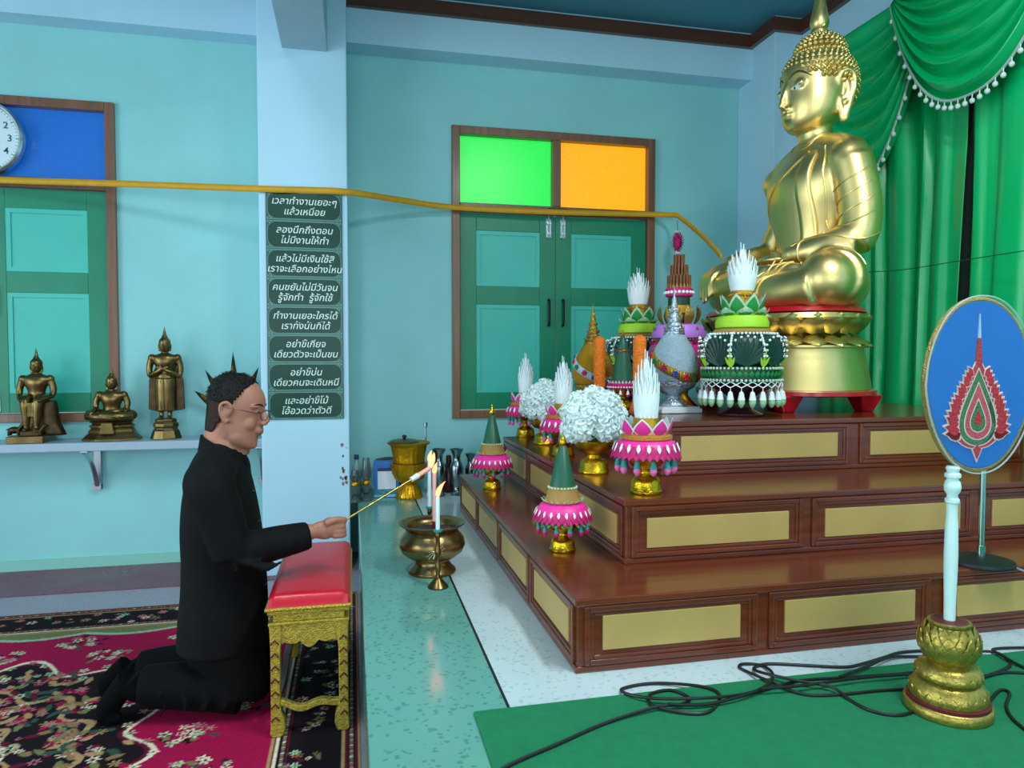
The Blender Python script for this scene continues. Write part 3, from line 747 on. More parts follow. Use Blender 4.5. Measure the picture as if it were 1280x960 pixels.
# --- white flower bunches
def bouquet(label, loc, rz=0, sc=1, seed=1):
    r = thing('flower_vase', label, 'flower arrangement', loc, rz, 'white flower bunches in gold bowls', sc)
    m = MB(); m.lathe([(.060, 0), (.062, .004), (.062, .012), (.057, .017), (.055, .042), (.046, .055), (.028, .062), (.024, .075), (.03, .082), (.06, .092), (.076, .112), (.08, .135), (.074, .138), (.066, .12), (.03, .1)], n=32, wob=lambda t, j, z: 1+(.022*math.cos(16*t) if j in (3, 4, 5) or j > 9 else 0))
    m.build('gold_bowl', G_gold, r, 50)
    rnd = random.Random(seed)
    hd = MB(); hd.ell((0, 0, 0), .035, 10, 7)
    for i in range(34):
        zc = 1-2*(i+.5)/34; ph = i*2.39996; d = Vector((math.sqrt(1-zc*zc)*math.cos(ph), math.sqrt(1-zc*zc)*math.sin(ph), zc))
        a = d.orthogonal().normalized(); bb = d.cross(a); q = rnd.uniform(0, TAU)
        for k in range(4):
            e = a*math.cos(q+k*PI/2)+bb*math.sin(q+k*PI/2)
            hd.leaf(d*.036+e*.001, d, e+d*.3, .025, .028, .001, .25, n=4, hump=.6)
    me = None
    heads = [(0, 0, .075)]
    for (z, n, rr) in ((.055, 5, .062), (.012, 8, .088), (-.035, 8, .09)):
        for k in range(n): t = TAU*(k+rnd.uniform(-.15, .15))/n+z*20; heads.append((rr*math.cos(t), rr*math.sin(t), z+rnd.uniform(-.01, .01)))
    for h in heads:
        if me is None: o = hd.build('flower_head', G_fl, r, 60); me = o
        else: o = me.copy(); COL.objects.link(o); o.parent = r
        o.location = (h[0], h[1], h[2]+.225); o.rotation_euler = (rnd.uniform(0, 6), rnd.uniform(0, 6), rnd.uniform(0, 6)); s_ = rnd.uniform(.95, 1.12); o.scale = (s_, s_, s_)
    m = MB()
    for i in range(16):
        t = TAU*i/16; m.leaf((.04*math.cos(t), .04*math.sin(t), .14), (math.cos(t), math.sin(t), 0), (math.cos(t)*1.4, math.sin(t)*1.4, .5), .085, .035, .0012, .1)
    m.lathe([(.03, .10), (.05, .15), (.04, .2)], n=12); m.build('leaves', G_grn, r, 50)
    return r
G_fl = mat('white_hydrangea', '#e2f0ee', .75, var=.06, vs=20, sub=.08)
C1 = bouquet('large white flower bunch in a gold bowl, nearer the camera on the middle step', at(742, 591, Z=T2))
C2 = again(C1, 'white flower bunch in a gold bowl, further back and near the wall', at(681, 555, Z=T2), 1.3, 1.0)

# --- two large green leaf arrangements on the top step
def leaf_tower(label, loc, rz=0, sc=1):
    r = thing('leaf_arrangement', label, 'offering', loc, rz, 'large green leaf arrangements flanking the statue', sc)
    m = MB(); m.lathe([(.10, 0), (.102, .006), (.102, .012), (.092, .02), (.06, .03), (.045, .05), (.05, .08), (.09, .11), (.15, .135), (.165, .15), (.15, .155)], n=36, wob=lambda t, j, z: 1+(.03*math.cos(24*t) if j < 4 else 0))
    m.build('dark_pedestal', mat('dark_wine_lacquer', '#2e0f16', .25), r, 50)
    m = MB(); m.lathe([(.13, .15), (.168, .155), (.176, .17), (.17, .185), (.176, .20), (.168, .225), (.13, .23)], n=40); m.build('leaf_band', G_dkg, r, 50)
    m = MB()
    for z, n, q in ((.165, 60, .0068), (.218, 60, .0068)): beads(m, .176, z, n, q)
    m.build('bead_row', G_mint, r, True)
    m = MB(); petals(m, .172, .182, 44, .026, .024, .35, curl=0); m.build('leaf_row', G_grn, r, 50)
    m = MB()
    for i in range(24):                # lattice net
        t0, t1 = TAU*i/24, TAU*(i+1)/24
        for (a, b_) in ((t0, t1), (t1, t0)): m.tube([(.174*math.cos(a), .174*math.sin(a), .16), (.178*math.cos((a+b_)/2), .178*math.sin((a+b_)/2), .147), (.178*math.cos(b_), .178*math.sin(b_), .134)], .0022, 5)
    m.build('bead_net', G_white, r, True)
    tassels(r, .178, .138, 24, G_white, mat('pale_green_bud', '#9cc89a', .5), .092, .0165)
    # bundle of folded dark leaves, eight scallop fans and bead strings
    m = MB(); m.lathe([(.14, .225), (.165, .25), (.168, .29), (.150, .30), (.166, .31), (.160, .345), (.14, .365), (.1, .37)], n=40); m.build('leaf_bundle', G_dkg, r, 50)
    m = MB(); wd = MB()
    for k in range(8):
        t = TAU*(k+.5)/8; o = Vector((math.cos(t), math.sin(t), 0)); sd = Vector((-o.y, o.x, 0))
        for q in range(11):
            a = math.radians(-62+12.4*q); d = sd*math.sin(a)+Vector((0, 0, 1))*math.cos(a)+o*.18
            L_ = .135-.004*(q-5)**2*.4
            m.leaf(o*.158+Vector((0, 0, .228)), o, d, L_, .021, .0016, -.02, hump=.65)
            e_ = o*.162+Vector((0, 0, .228))+d.normalized()*(L_*.98); wd.ell(e_, .0058, 8, 5)
    m.build('leaf_fans', G_dkg, r, 50); wd.build('fan_bead', G_white, r, True)
    m = MB()
    for k in range(8):
        t = TAU*k/8
        for q in range(13):
            u = q/12; z = .372-.135*u; rr = .13+.055*math.sin(PI*(.15+.6*u)); m.ell((rr*math.cos(t), rr*math.sin(t), z), .0062, 8, 5)
    beads(m, .142, .372, 54, .006)
    m.build('bead_string', G_white, r, True)
    for k in range(8):
        t = TAU*k/8; m = MB()
        for j in range(3): m.leaf((.178*math.cos(t), .178*math.sin(t), .225), (math.cos(t), math.sin(t), 0), (.25*math.cos(t)-.5*(j-1)*math.sin(t), .25*math.sin(t)+.5*(j-1)*math.cos(t), 1), .05 if j-1 else .08, .016, .0012, .1)
        m.build('lime_sprig', G_lime, r, 50)
    m = MB(); m.lathe([(.11, .368), (.128, .374), (.128, .386), (.118, .395), (.1, .396)], n=36); beads(m, .126, .38, 48, .0055); m.build('gold_braid', G_tan, r, 50)
    m = MB(); m.lathe([(.10, .394), (.116, .402), (.118, .425), (.106, .452), (.07, .462)], n=36, wob=lambda t, j, z: 1+.008*math.cos(36*t)); m.build('lime_cushion', G_lime, r, True)
    gm = MB(); wm = MB()
    for ring, (n, L, ln, z) in enumerate(((8, .095, 1.1, .462), (8, .10, 2.4, .452))):
        for i in range(n):
            t = TAU*(i+.5*ring)/n; o = Vector((math.cos(t), math.sin(t), 0)); up = (o.x*ln, o.y*ln, 1)
            if ring == 0: up = (o.x*.35, o.y*.35, 1)
            cu_ = 0 if ring == 0 else -.45
            gm.leaf(o*.075+Vector((0, 0, z)), o, up, L*.82, .062, .002, cu_, hump=.35); wm.leaf(o*.071+Vector((0, 0, z)), o, up, L, .076, .0016, cu_, hump=.35)
    gm.build('green_lotus_petals', G_grn, r, 50); wm.build('white_lotus_petals', G_mint, r, 50)
    m = MB(); m.lathe([(.07, .46), (.062, .5), (.056, .53), (.058, .535), (.056, .562), (.052, .568), (.04, .57)], n=30); beads(m, .058, .548, 22, .0068); m.build('gold_collar', G_gold2, r, 50)
    white_spire(r, .555, .045, .068, .225)
    return r
D1 = leaf_tower('large dark green leaf arrangement with white spire, beside the red statue base', at(926, 519.5, Z=T3), 0, .96)
D2 = again(D1, 'large dark green leaf arrangement with a white spire, against the right shutter', (1.66, 3.97, T3), .3, 1.0)

# --- purple and pink arrangement
r = thing('incense_arrangement', 'purple and pink arrangement topped with brown incense stick tiers, behind the silver urn', 'offering', (1.635, 3.38, T3), 0, None, 1.06)
m = MB(); m.lathe([(.09, 0), (.092, .01), (.07, .03), (.045, .06), (.05, .09), (.10, .13), (.125, .16), (.12, .18)], n=30); m.build('gold_pedestal', G_gold, r, 50)
m = MB(); m.lathe([(.10, .165), (.13, .18), (.145, .215), (.145, .27), (.125, .31), (.10, .32)], n=30, wob=lambda t, j, z: 1+.02*math.cos(18*t)); m.build('pink_bowl', G_pinkc, r, True)
m = MB(); petals(m, .125, .30, 22, .035, .028, 1.2, curl=-.3); m.build('magenta_rim', G_pink, r, 50)
tassels(r, .142, .20, 16, G_white, G_lpink, .06, .012)
m = MB(); m.lathe([(.10, .325), (.125, .335), (.128, .362), (.11, .395), (.06, .405)], n=30); m.build('purple_cushion', mat('lilac_satin', '#c27ae0', .45), r, True)
m = MB(); petals(m, .10, .325, 10, .085, .035, .8, .002, -.35); petals(m, .078, .40, 8, .125, .042, .9, .003, -.55); petals(m, .07, .40, 8, .09, .03, .5, .003, -.3, .5); beads(m, .118, .325, 40, .006); m.build('gold_leaf_scrolls', mat('antique_gold', '#a8883c', .4, .8, bump=.5, bs=150), r, 50)
m = MB(); m.lathe([(.055, .39), (.05, .44), (.052, .50), (.052, .535), (.04, .54)], n=24); m.build('green_collar', G_dkg, r, 50)
m = MB(); m.lathe([(.054, .455), (.054, .49), (.05, .49)], n=24); m.build('gold_collar', G_gold2, r, 50)
m = MB(); m.lathe([(.05, .53), (.065, .535), (.068, .57), (.055, .575)], n=26, wob=lambda t, j, z: 1+.02*math.cos(20*t)); m.build('pink_garland', G_pink, r, 50)
m = MB(); beads(m, .066, .552, 22, .0085); m.build('white_flower_row', G_white, r, True)
m = MB()
for rr, n, h in ((.052, 20, .635), (.038, 15, .685), (.022, 9, .735), (.008, 3, .735)):
    for i in range(n):
        t = TAU*i/n; m.tube([(rr*math.cos(t), rr*math.sin(t), .56), (rr*math.cos(t), rr*math.sin(t), h)], .0056, 6)
m.build('incense_sticks', mat('brown_incense', '#7c4a2a', .7, var=.15, vs=40), r, 50)
m = MB(); petals(m, .054, .565, 20, .03, .014, .15, curl=0); m.build('gold_petal_row', G_tan, r, 50)

# --- urns with jewelled sash and spire
def urn(label, loc, body_m, metal, band_m, rz=0, sc=1):
    r = thing('urn', label, 'urn', loc, rz, None, sc)
    m = MB(); m.lathe([(.055, 0), (.058, .006), (.055, .014), (.036, .028), (.030, .045), (.036, .055), (.064, .07), (.088, .085), (.092, .105), (.085, .112)], n=32, wob=lambda t, j, z: 1+(.02*math.cos(20*t) if j > 5 else 0)); m.build('pedestal', metal, r, 50)
    m = MB(); m.lathe([(.082, .105), (.098, .13), (.103, .16), (.099, .20), (.085, .24), (.066, .275), (.047, .305), (.034, .32)], n=40); m.build('jar', body_m, r, True)
    m = MB(); pf = [(.04, .30), (.046, .308), (.044, .318)]; z = .318; rr = .04
    for k in range(7):
        pf += [(rr, z), (rr*1.1, z+.006), (rr*.95, z+.016), (rr*.86, z+.020)]; z += .021; rr *= .80
    pf += [(.006, z), (.003, z+.03), (.0006, z+.05)]
    m.lathe(pf, n=24)
    for k in range(3): petals(m, .038*.72**k, .322+.04*k, 8, .022*.85**k, .014*.85**k, .25, .0015, 0)
    m.build('spire_lid', metal, r, 50)
    # sash runs diagonally round the jar
    P = [(.103, .16), (.099, .20), (.085, .24)]
    def rad(z): return float(np.interp(z, [.105, .13, .16, .20, .24, .275], [.082, .098, .103, .099, .085, .066]))
    m = MB(); vs = []
    N = 48; ctr = []
    for i in range(N+1):
        t = TAU*i/N; zc = .185+.062*math.cos(t-2.6)
        ctr.append((t, zc))
    for i in range(N):
        q = []
        for (t, zc), dz, off in ((ctr[i], -.02, .004), (ctr[i+1], -.02, .004), (ctr[i+1], .02, .004), (ctr[i], .02, .004)):
            q.append((( rad(zc+dz)+off)*math.cos(t), (rad(zc+dz)+off)*math.sin(t), zc+dz))
        m.add(q, [[0, 1, 2, 3]])
    sash_ = m.build('sash', band_m, r, True, solid=.004)
    cols = ['#c01830', '#0a7a4a', '#b0204a', '#1a4aa0']
    for i in range(14):
        t = TAU*i/14; zc = .185+.062*math.cos(t-2.6); rr = rad(zc)+.007; m = MB()
        o = Vector((math.cos(t), math.sin(t), 0)); sd = Vector((-o.y, o.x, 0)); c = o*rr+Vector((0, 0, zc))
        m.ell(c, .0055, 8, 6)
        for k in range(6):
            a = TAU*k/6; m.ell(c+(sd*math.cos(a)+Vector((0, 0, 1))*math.sin(a))*.0095, .0055, 8, 5)
        m.build('jewel_flower', mat('jewel_'+cols[i % 4][1:], cols[i % 4], .25), sash_, True)
    return r
p = at(846, 516, Z=T3)
tr = MB(); tr.box((0, 0, .012), (.20, .15, .02)); tr.box((0, 0, .0255), (.185, .135, .007)); tr.box((-.07, 0, .003), (.02, .14, .006)); tr.box((.07, 0, .003), (.02, .14, .006))
props(tr.build('tray', mat('white_lacquer', '#dfe9ea', .3), bev=.004, loc=(p.x, p.y+.02, T3)), 'small white rectangular tray under the silver urn', 'tray')
urn('silver urn with a jewelled golden sash and spire lid on the white tray', (p.x-.005, p.y+.025, T3+.029), mat('silver_glitter', '#b4cede', .45, .35, var=.15, vs=150, bump=1, bs=220), G_silver, G_gold2, -.6, 1.08)
pg = at(741, 498, Y=3.6)
urn('gold urn with a pale jewelled sash and spire lid, far left of the top step', (pg.x, 3.6, T3), mat('gold_glitter', '#c8901c', .4, .7, bump=.8, bs=220), mat('gold_filigree', '#b08c3e', .4, .9, bump=.7, bs=150), mat('pale_blue_sash', '#b8c8d8', .5, bump=.5, bs=150), -.5, 1.06)

# --- orange candles
def ocandle(label, loc, sc=1):
    m = MB(); m.lathe([(.044, 0), (.045, .02), (.040, .05), (.0305, .065), (.030, .10), (.0295, .2), (.0290, .325), (.0315, .33), (.031, .338), (.027, .350), (.015, .360), (.003, .363)], n=30, wob=lambda t, j, z: 1+.025*math.sin(5*t+j))
    o = m.build('orange_candle', G_orange, None, 60, loc=loc, sub=1); o.scale = (sc, sc, sc)
    return props(o, label, 'candle', 'thick orange candles on the top step')
ocandle('thick textured orange candle beside the gold urn', at(749, 510, Z=T3))
ocandle('thick textured orange candle right of the tall green cone', at(799, 519, Z=T3), .98)
# --- green cone on a pink and white tray between the candles
r = thing('cone_offering', 'tall plain green cone on a pink fringed stand between the two orange candles', 'offering', at(778, 511, Z=T3), 0, None, .98)
phan(r, .75)
m = MB(); m.lathe([(.05, .098), (.074, .104), (.078, .125), (.06, .138)], n=28); m.build('pink_band', G_pink, r, True)
m = MB(); petals(m, .066, .128, 26, .022, .012, .8, curl=-.2); beads(m, .077, .112, 34, .005); m.build('white_petal_row', G_white, r, 50)
tassels(r, .072, .104, 12, G_white, G_pink, .045, .009)
m = MB(); m.lathe([(.06, .135), (.058, .15), (.030, .29), (.027, .30), (.026, .31), (.012, .365), (.003, .375)], n=28); m.build('leaf_cone', G_cone, r, 50)
m = MB(); m.lathe([(.031, .288), (.033, .292), (.031, .30), (.028, .302)], n=24); m.lathe([(.004, .365), (.008, .375), (.006, .386), (.001, .40)], n=12); m.build('copper_ring', mat('copper_trim', '#9a5a34', .4, .7), r, 50)
# ------------------------------------------------------------------ green carpet, cables
M_carp = mat('green_carpet', '#067a4c', .95, var=.08, vs=30, bump=.6, bs=350)
cy = 1.745
o = MB().poly([(.292, cy), (1.0, cy+.005), (2.2, cy+.0), (3.0, cy), (3.0, -3), (.292, -3)], D+.0006, D+.0085, 'Z').build('carpet', M_carp, bev=.004)
props(o, 'plain green carpet on the pale terrazzo in front of the altar', 'carpet')
M_cab = mat('black_rubber', '#0b0c0e', .45)
def cable(label, px, r=.0042, z=None):
    pts = []
    for q in px:
        p = at(q[0], q[1], Z=D+.014)
        zz = D+.0085+r if (p.y < cy+.01 and p.x > .28) else D+r+.001
        if len(q) > 2: zz += q[2]
        pts.append((p.x, p.y, zz))
    o = MB().tube(spline(pts, 6), r, 8).build('cable', M_cab, None, True)
    return props(o, label, 'cable', 'black cables on the carpet edge')
cable('black cable with its end running to the bottom edge of the photo', [(590, 985), (632, 958), (700, 928), (760, 902), (820, 886, .006), (850, 882, .004), (862, 872), (838, 862), (812, 868), (820, 884, .003), (880, 891), (900, 870), (880, 858), (820, 850), (780, 856), (782, 866), (815, 876, .008), (870, 878, .012), (915, 872, .006), (955, 862), (1000, 850), (1060, 846), (1120, 842), (1160, 838)])
cable('black cable looping left of the fan stand, nearest the altar', [(1152, 862, .006), (1105, 862), (1040, 868), (1000, 866), (960, 852, .004), (935, 836), (924, 830), (930, 826), (952, 828), (966, 842, .008), (958, 860, .008), (925, 874, .009), (880, 882, .004), (835, 884, .009)])
cable('black cable curving in a wide bow over the carpet to the fan stand', [(1170, 868, .004), (1150, 884), (1125, 893), (1090, 888), (1062, 874), (1040, 862, .008), (1005, 856, .009), (975, 850, .010), (955, 842, .010), (942, 832), (960, 826), (1010, 828), (1055, 830), (1078, 826), (1105, 818), (1125, 812), (1155, 810), (1190, 812)])
cable('black cable running along the foot of the altar', [(1050, 848, .006), (1085, 834, .005), (1112, 820, .004), (1140, 817), (1168, 822), (1176, 834), (1160, 842), (1120, 847, .009), (1070, 852, .010), (1000, 862, .012), (950, 866, .012)])
cable('black cable looping right of the fan stand', [(1200, 812), (1240, 814), (1258, 822), (1262, 832), (1240, 842), (1225, 846), (1195, 848), (1170, 842)])
cable('black cable leaving at the right edge of the photo', [(1300, 806), (1270, 806), (1242, 808), (1250, 820, .006), (1285, 836), (1320, 845)])
cable('black cable on the carpet behind the fan stand', [(1235, 878), (1250, 862), (1262, 866), (1258, 882), (1268, 900), (1300, 925)])
cable('black cable from the fan stand to the right edge, lower one', [(1225, 848, .004), (1255, 840), (1290, 842), (1320, 850)])

# ------------------------------------------------------------------ ceremonial fan on its stand
fp = at(1207, 900, Z=D+.009); fx, fy = fp.x, fp.y+.055
F_g = mat('carved_gilt_wood', '#b09a48', .36, .8, var=.25, vs=110, bump=.15, bs=240)
F_r = mat('dark_red_lacquer', '#5a1220', .4)
F_b = mat('blue_satin', '#006cbe', .6, spec=.2, var=.04, vs=6)
F_gt = mat('gold_braid', '#b39a55', .5, .5, bump=1, bs=260)
F_w = mat('white_turned_wood', '#d6f2f0', .3)
fan = thing('ceremonial_fan', 'blue oval ceremonial fan with red flame emblem on a turned white pole, gilt stand', 'fan', (fx, fy, D+.009))
sm = MB(); sm.lathe([(.098, 0), (.100, .004), (.100, .022), (.096, .026)], n=48, wob=lambda t, j, z: 1+.008*math.cos(30*t)); st_ = sm.build('stand_base', F_g, fan, 50)
m = MB(); m.lathe([(.094, .024), (.094, .034), (.088, .036)], n=48); m.build('red_band', F_r, st_, 50)
m = MB(); m.lathe([(.086, .034), (.088, .04), (.085, .062), (.076, .075), (.070, .080), (.062, .083), (.074, .088), (.075, .104), (.068, .116), (.056, .122), (.046, .125), (.050, .13), (.064, .15), (.068, .168), (.060, .195), (.048, .212), (.046, .218), (.049, .222), (.049, .228), (.044, .229)], n=48)
for k in range(20):
    t = TAU*k/20; o_ = Vector((math.cos(t), math.sin(t), 0))
    m.leaf(o_*.086+Vector((0, 0, .038)), o_, (0, 0, 1), .024, .024, .002, 0); m.leaf(o_*.0745+Vector((0, 0, .088)), o_, (0, 0, 1), .018, .022, .0015, 0)
for row in range(4):
    for k in range(16):
        t = TAU*(k+.5*(row % 2))/16; z = .135+.018*row; rr = float(np.interp(z, [.13, .15, .168, .195, .212], [.052, .065, .069, .061, .050])); o_ = Vector((math.cos(t), math.sin(t), 0))
        m.leaf(o_*rr+Vector((0, 0, z)), o_, (o_.x*float(np.interp(z, [.13, .165, .2], [.5, 0, -.5])), o_.y*float(np.interp(z, [.13, .165, .2], [.5, 0, -.5])), 1), .034, .026, .002, .0, hump=.3)
m.build('stand_pot', F_g, fan, 50)
m = MB(); m.lathe([(.045, .226), (.040, .231), (.012, .231)], n=40); m.build('pot_lid', F_r, fan, 50)
zb = .229
def fz_(y): return at(1215, y, Y=fy).z-(D+.009)
ztop = fz_(584)
m = MB(); m.lathe([(.013, zb), (.0135, zb+.05), (.0155, zb+.13), (.016, zb+.17), (.0145, zb+.24), (.0125, ztop-.115), (.0125, ztop-.09), (.0165, ztop-.086), (.0165, ztop-.078), (.0125, ztop-.074), (.0125, ztop-.066), (.018, ztop-.058), (.0195, ztop-.046), (.017, ztop-.034), (.0125, ztop-.028), (.0185, ztop-.022), (.0185, ztop-.015), (.013, ztop-.010), (.0165, ztop), (.013, ztop+.006)], n=24)
m.build('pole', F_w, fan, True)
tl = at(1153, 480, Y=fy).x-fx; tr_ = at(1288, 480, Y=fy).x-fx
zc0, zc1 = fz_(590)+.0, fz_(371); cxm = (tl+tr_)/2; hw = (tr_-tl)/2; zc = (zc0+zc1)/2; hh = (zc1-zc0)/2
def egg(k, s=1., n=56):
    out = []
    for i in range(n):
        t = TAU*i/n; c, s_ = math.cos(t), math.sin(t); z = s_
        w = abs(c)**.92*math.copysign(1, c)*(1+.10*z if z < 0 else 1.0-.04*z)
        out.append((cxm+w*hw*s*k, zc+z*hh*s))
    return out
m = MB(); m.poly(egg(1, .955), -.009, .009); m.build('blue_disc', F_b, fan, bev=.003)
m = MB(); m.tube([(x, 0, z) for x, z in egg(1, .965, 72)], .0085, 8, True, 1.); m.build('gold_rim', F_gt, fan, True)
clear = mat('clear_plastic', '#ffffff', .12, alpha=.012, spec=.2)
m = MB(); m.poly(egg(1.0, 1.01), -.0128, -.0122); m.build('plastic_cover', clear, fan)
m = MB(); m.tube([(x, -.0125, z) for x, z in egg(1, 1.01, 72)], .0022, 6, True); m.build('cover_seam', mat('clear_seam', '#b9cdd0', .2, alpha=.5), fan, True)
# embroidered flame emblem in raised layers
def ez(y): return at(1222, y, Y=fy-.01).z-(D+.009)
ex0 = at(1222, 500, Y=fy-.01).x-fx
eb, et, sp = ez(576), ez(440), ez(392)
E_r = mat('red_embroidery', '#c22a35', .7, var=.25, vs=160, bump=.8, bs=260); E_g = mat('green_embroidery', '#3f7a4a', .7, var=.25, vs=160, bump=.8, bs=260)
E_w = mat('silver_thread', '#d9c3bc', .6); E_p = mat('rose_embroidery', '#cf4f5c', .7, var=.25, vs=160, bump=.8, bs=260)
wE = (at(1260, 530, Y=fy-.01).x-at(1187, 530, Y=fy-.01).x)/2
def flame(s, base=eb, top=et, n=40, dz=0.):
    pts = []
    for i in range(n+1):
        u = i/n; w = math.sin(PI*min(1, u**.62))**.9*(1-.35*u); pts.append((ex0+wE*s*w*1.12, base+(top-base)*u))
    return pts+[(2*ex0-x, z) for x, z in reversed(pts[1:-1])]
def mid(f0, f1, s): return flame(s, eb+(et-eb)*f0, eb+(et-eb)*f1)
em = MB(); em.poly(mid(.10, .97, .88), -.0112, -.0088); emb = em.build('flame_emblem', E_w, fan)
for (f0, f1, s, mt, d) in ((.11, .95, .84, E_r, .0116), (.13, .86, .66, E_w, .0119), (.14, .84, .62, E_g, .0122), (.19, .73, .47, E_w, .0124), (.20, .71, .43, E_p, .0127), (.26, .58, .28, E_w, .0129), (.27, .56, .25, E_g, .0131), (.33, .47, .13, E_r, .0134)):
    m = MB(); m.poly(mid(f0, f1, s), -d, -.0090); m.build('embroidered_layer', mt, emb)
ol = MB(); sc_ = MB()
edge = mid(.10, .97, .80)[:41]
for k in range(12):
    i = 6+round(k*2.4); (xa, za), (xb, zb_), (xc_, zc2) = edge[i-1], edge[i], edge[i+1]
    tx, tz = xc_-xa, zc2-za; q = math.hypot(tx, tz); tx, tz = tx/q, tz/q; ox, oz = tz, -tx
    if ox < 0: ox, oz = -ox, -oz
    dx, dz = tx*.80+ox*.60, tz*.80+oz*.60; nx, nz = -dz, dx
    if nx*ox+nz*oz < 0: nx, nz = -nx, -nz
    L = .034-.0013*k
    for side in (1, -1):
        for mb_, qq, d in ((ol, 1.0, .0118+.00012*k), (sc_, .78, .0128+.00012*k)):
            P = [(-.35, -.45), (.1, -.50), (.55, -.38), (.85, -.05), (1.05, .28), (.62, .30), (.30, .42), (-.1, .38), (-.4, .1)]
            P = [(.2+(a_-.2)*qq, b_*qq) for a_, b_ in P]
            P = [(xb+dx*a_*L*1.1+nx*b_*L, zb_+dz*a_*L*1.1+nz*b_*L) for a_, b_ in P]
            if side < 0: P = [(2*ex0-x, z_) for x, z_ in P]
            mb_.poly(P, -d, -.0088)
for mb_, q, d in ((ol, 1., .0118), (sc_, .8, .0126)):
    mb_.poly([(ex0-.016*q, eb+.030), (ex0, eb+.03-.034*q), (ex0+.016*q, eb+.030), (ex0, eb+.04)], -d, -.0088)
ol.build('scale_outlines', E_w, emb); sc_.build('flame_scales', E_r, emb)
m = MB(); m.poly([(ex0-.010, et-.03), (ex0-.0045, et+.035), (ex0+.0045, et+.035), (ex0+.010, et-.03)], -.0122, -.0088); m.build('spire_base', E_r, emb)
m = MB(); m.poly([(ex0-.0045, et+.035), (ex0-.001, sp), (ex0+.001, sp), (ex0+.0045, et+.035)], -.0122, -.0088); m.build('silver_spire', mat('silver_embroidery', '#9fc4dc', .5), emb)

# ------------------------------------------------------------------ microphone stand base on the lowest step
p = at(1226, 704, Z=T1); mr = MB()
r = thing('microphone_stand', 'round black based stand with a slim steel pole, behind the white fan pole', 'stand', (p.x, p.y, T1))
m = MB(); m.lathe([(.098, 0), (.100, .006), (.096, .014), (.06, .022), (.02, .026)], n=40); m.build('base', mat('black_cast_iron', '#0c0e11', .5), r, 50)
m = MB(); m.tube([(0, 0, .02), (0, 0, .62)], .009, 12); m.tube([(0, 0, .02), (0, 0, .06)], .013, 12); m.tube([(0, 0, .40), (0, 0, .46)], .013, 12); m.build('pole', mat('chrome_tube', '#9fc9c8', .18, 1), r, True)
o = MB().tube(spline([tuple(at(1246, 704, Z=T1+.004)+Vector((.02, 0, 0))), tuple(at(1268, 709, Z=T1+.004)), tuple(at(1300, 722, Z=T1+.004))], 6), .003, 6).build('cable', mat('grey_cable', '#9aa6a8', .5), None, True); props(o, 'thin grey cable on the lowest step beside the round black stand base', 'cable')

# ------------------------------------------------------------------ brass incense bowl, candlesticks, candles
B_br = mat('aged_brass', '#8d744a', .28, .95, var=.25, vs=18, bump=.1, bs=60)
B_br2 = mat('dark_brass', '#6e5a34', .3, .95, var=.2, vs=30)
p = at(543, 722, Z=D); bx, by = p.x, p.y+.085
r = thing('incense_bowl', 'wide brass incense bowl on the terrazzo in front of the kneeling man', 'bowl', (bx, by, D))
m = MB(); m.lathe([(.098, 0), (.101, .006), (.098, .014), (.080, .032), (.070, .052), (.072, .058), (.100, .068), (.128, .090), (.139, .118), (.134, .145), (.115, .168), (.108, .178), (.114, .190), (.137, .205), (.139, .210), (.134, .211), (.105, .196), (.098, .18), (.098, .16)], n=56); m.build('bowl', B_br, r, 50)
m = MB(); m.lathe([(.099, .165), (.099, .176), (.06, .182), (.0, .183)], n=40); m.build('ash', mat('grey_ash', '#3a3536', .95, var=.3, vs=60, bump=1, bs=120), r, True)
m = MB(); rnd = random.Random(4)
for k in range(10):
    a = TAU*k/10; m.tube(spline([(.028*math.cos(a)*q, -.139+.01*q*0, .118+.022*math.sin(a+.5*q)*q) for q in (.2, .6, 1., 1.25)], 4), [.003]*13, 6)
m.ell((0, -.137, .118), (.012, .006, .010), 10, 6); m.build('relief_emblem', mat('rubbed_brass', '#b7a88a', .3, .9), r, True)
flame_m = mat('candle_flame', '#ff7048', .5, emit=5)
core_m = mat('flame_core', '#fff0dc', .5, emit=24)
def flame_part(parent, base, lean, h=.05):
    m = MB(); P = []; R = []
    for i in range(11):
        u = i/10; P.append((base[0]+lean[0]*u*u, base[1]+lean[1]*u*u, base[2]+h*u)); R.append(max(.0006, .0105*math.sin(PI*min(1, .12+.88*u)**.8)**.9*(1-.25*u)))
    f_ = m.tube(P, R, 10).build('flame', flame_m, parent, True)
    return f_
def wax(label, base, top, m_, r0=.0085, lean=(0, 0), fh=.05, group=None):
    x, y, z0_ = base; H_ = top-z0_
    t = thing('candle', label, 'candle', base, 0, group)
    m = MB(); m.lathe([(r0, 0), (r0*1.0, H_*.5), (r0*.92, H_-.004), (r0*.6, H_)], n=14); m.build('wax', m_, t, True)
    m = MB(); m.tube([(0, 0, H_-.004), (0, 0, H_+.009)], .0012, 5); m.build('wick', M_blackm, t)
    if fh: flame_part(t, (0, 0, H_+.002), lean, fh)
    return t
W_w = mat('white_candle_wax', '#d9f1f5', .4, sub=.2); W_p = mat('pink_candle_wax', '#f4b9b4', .4, sub=.2)
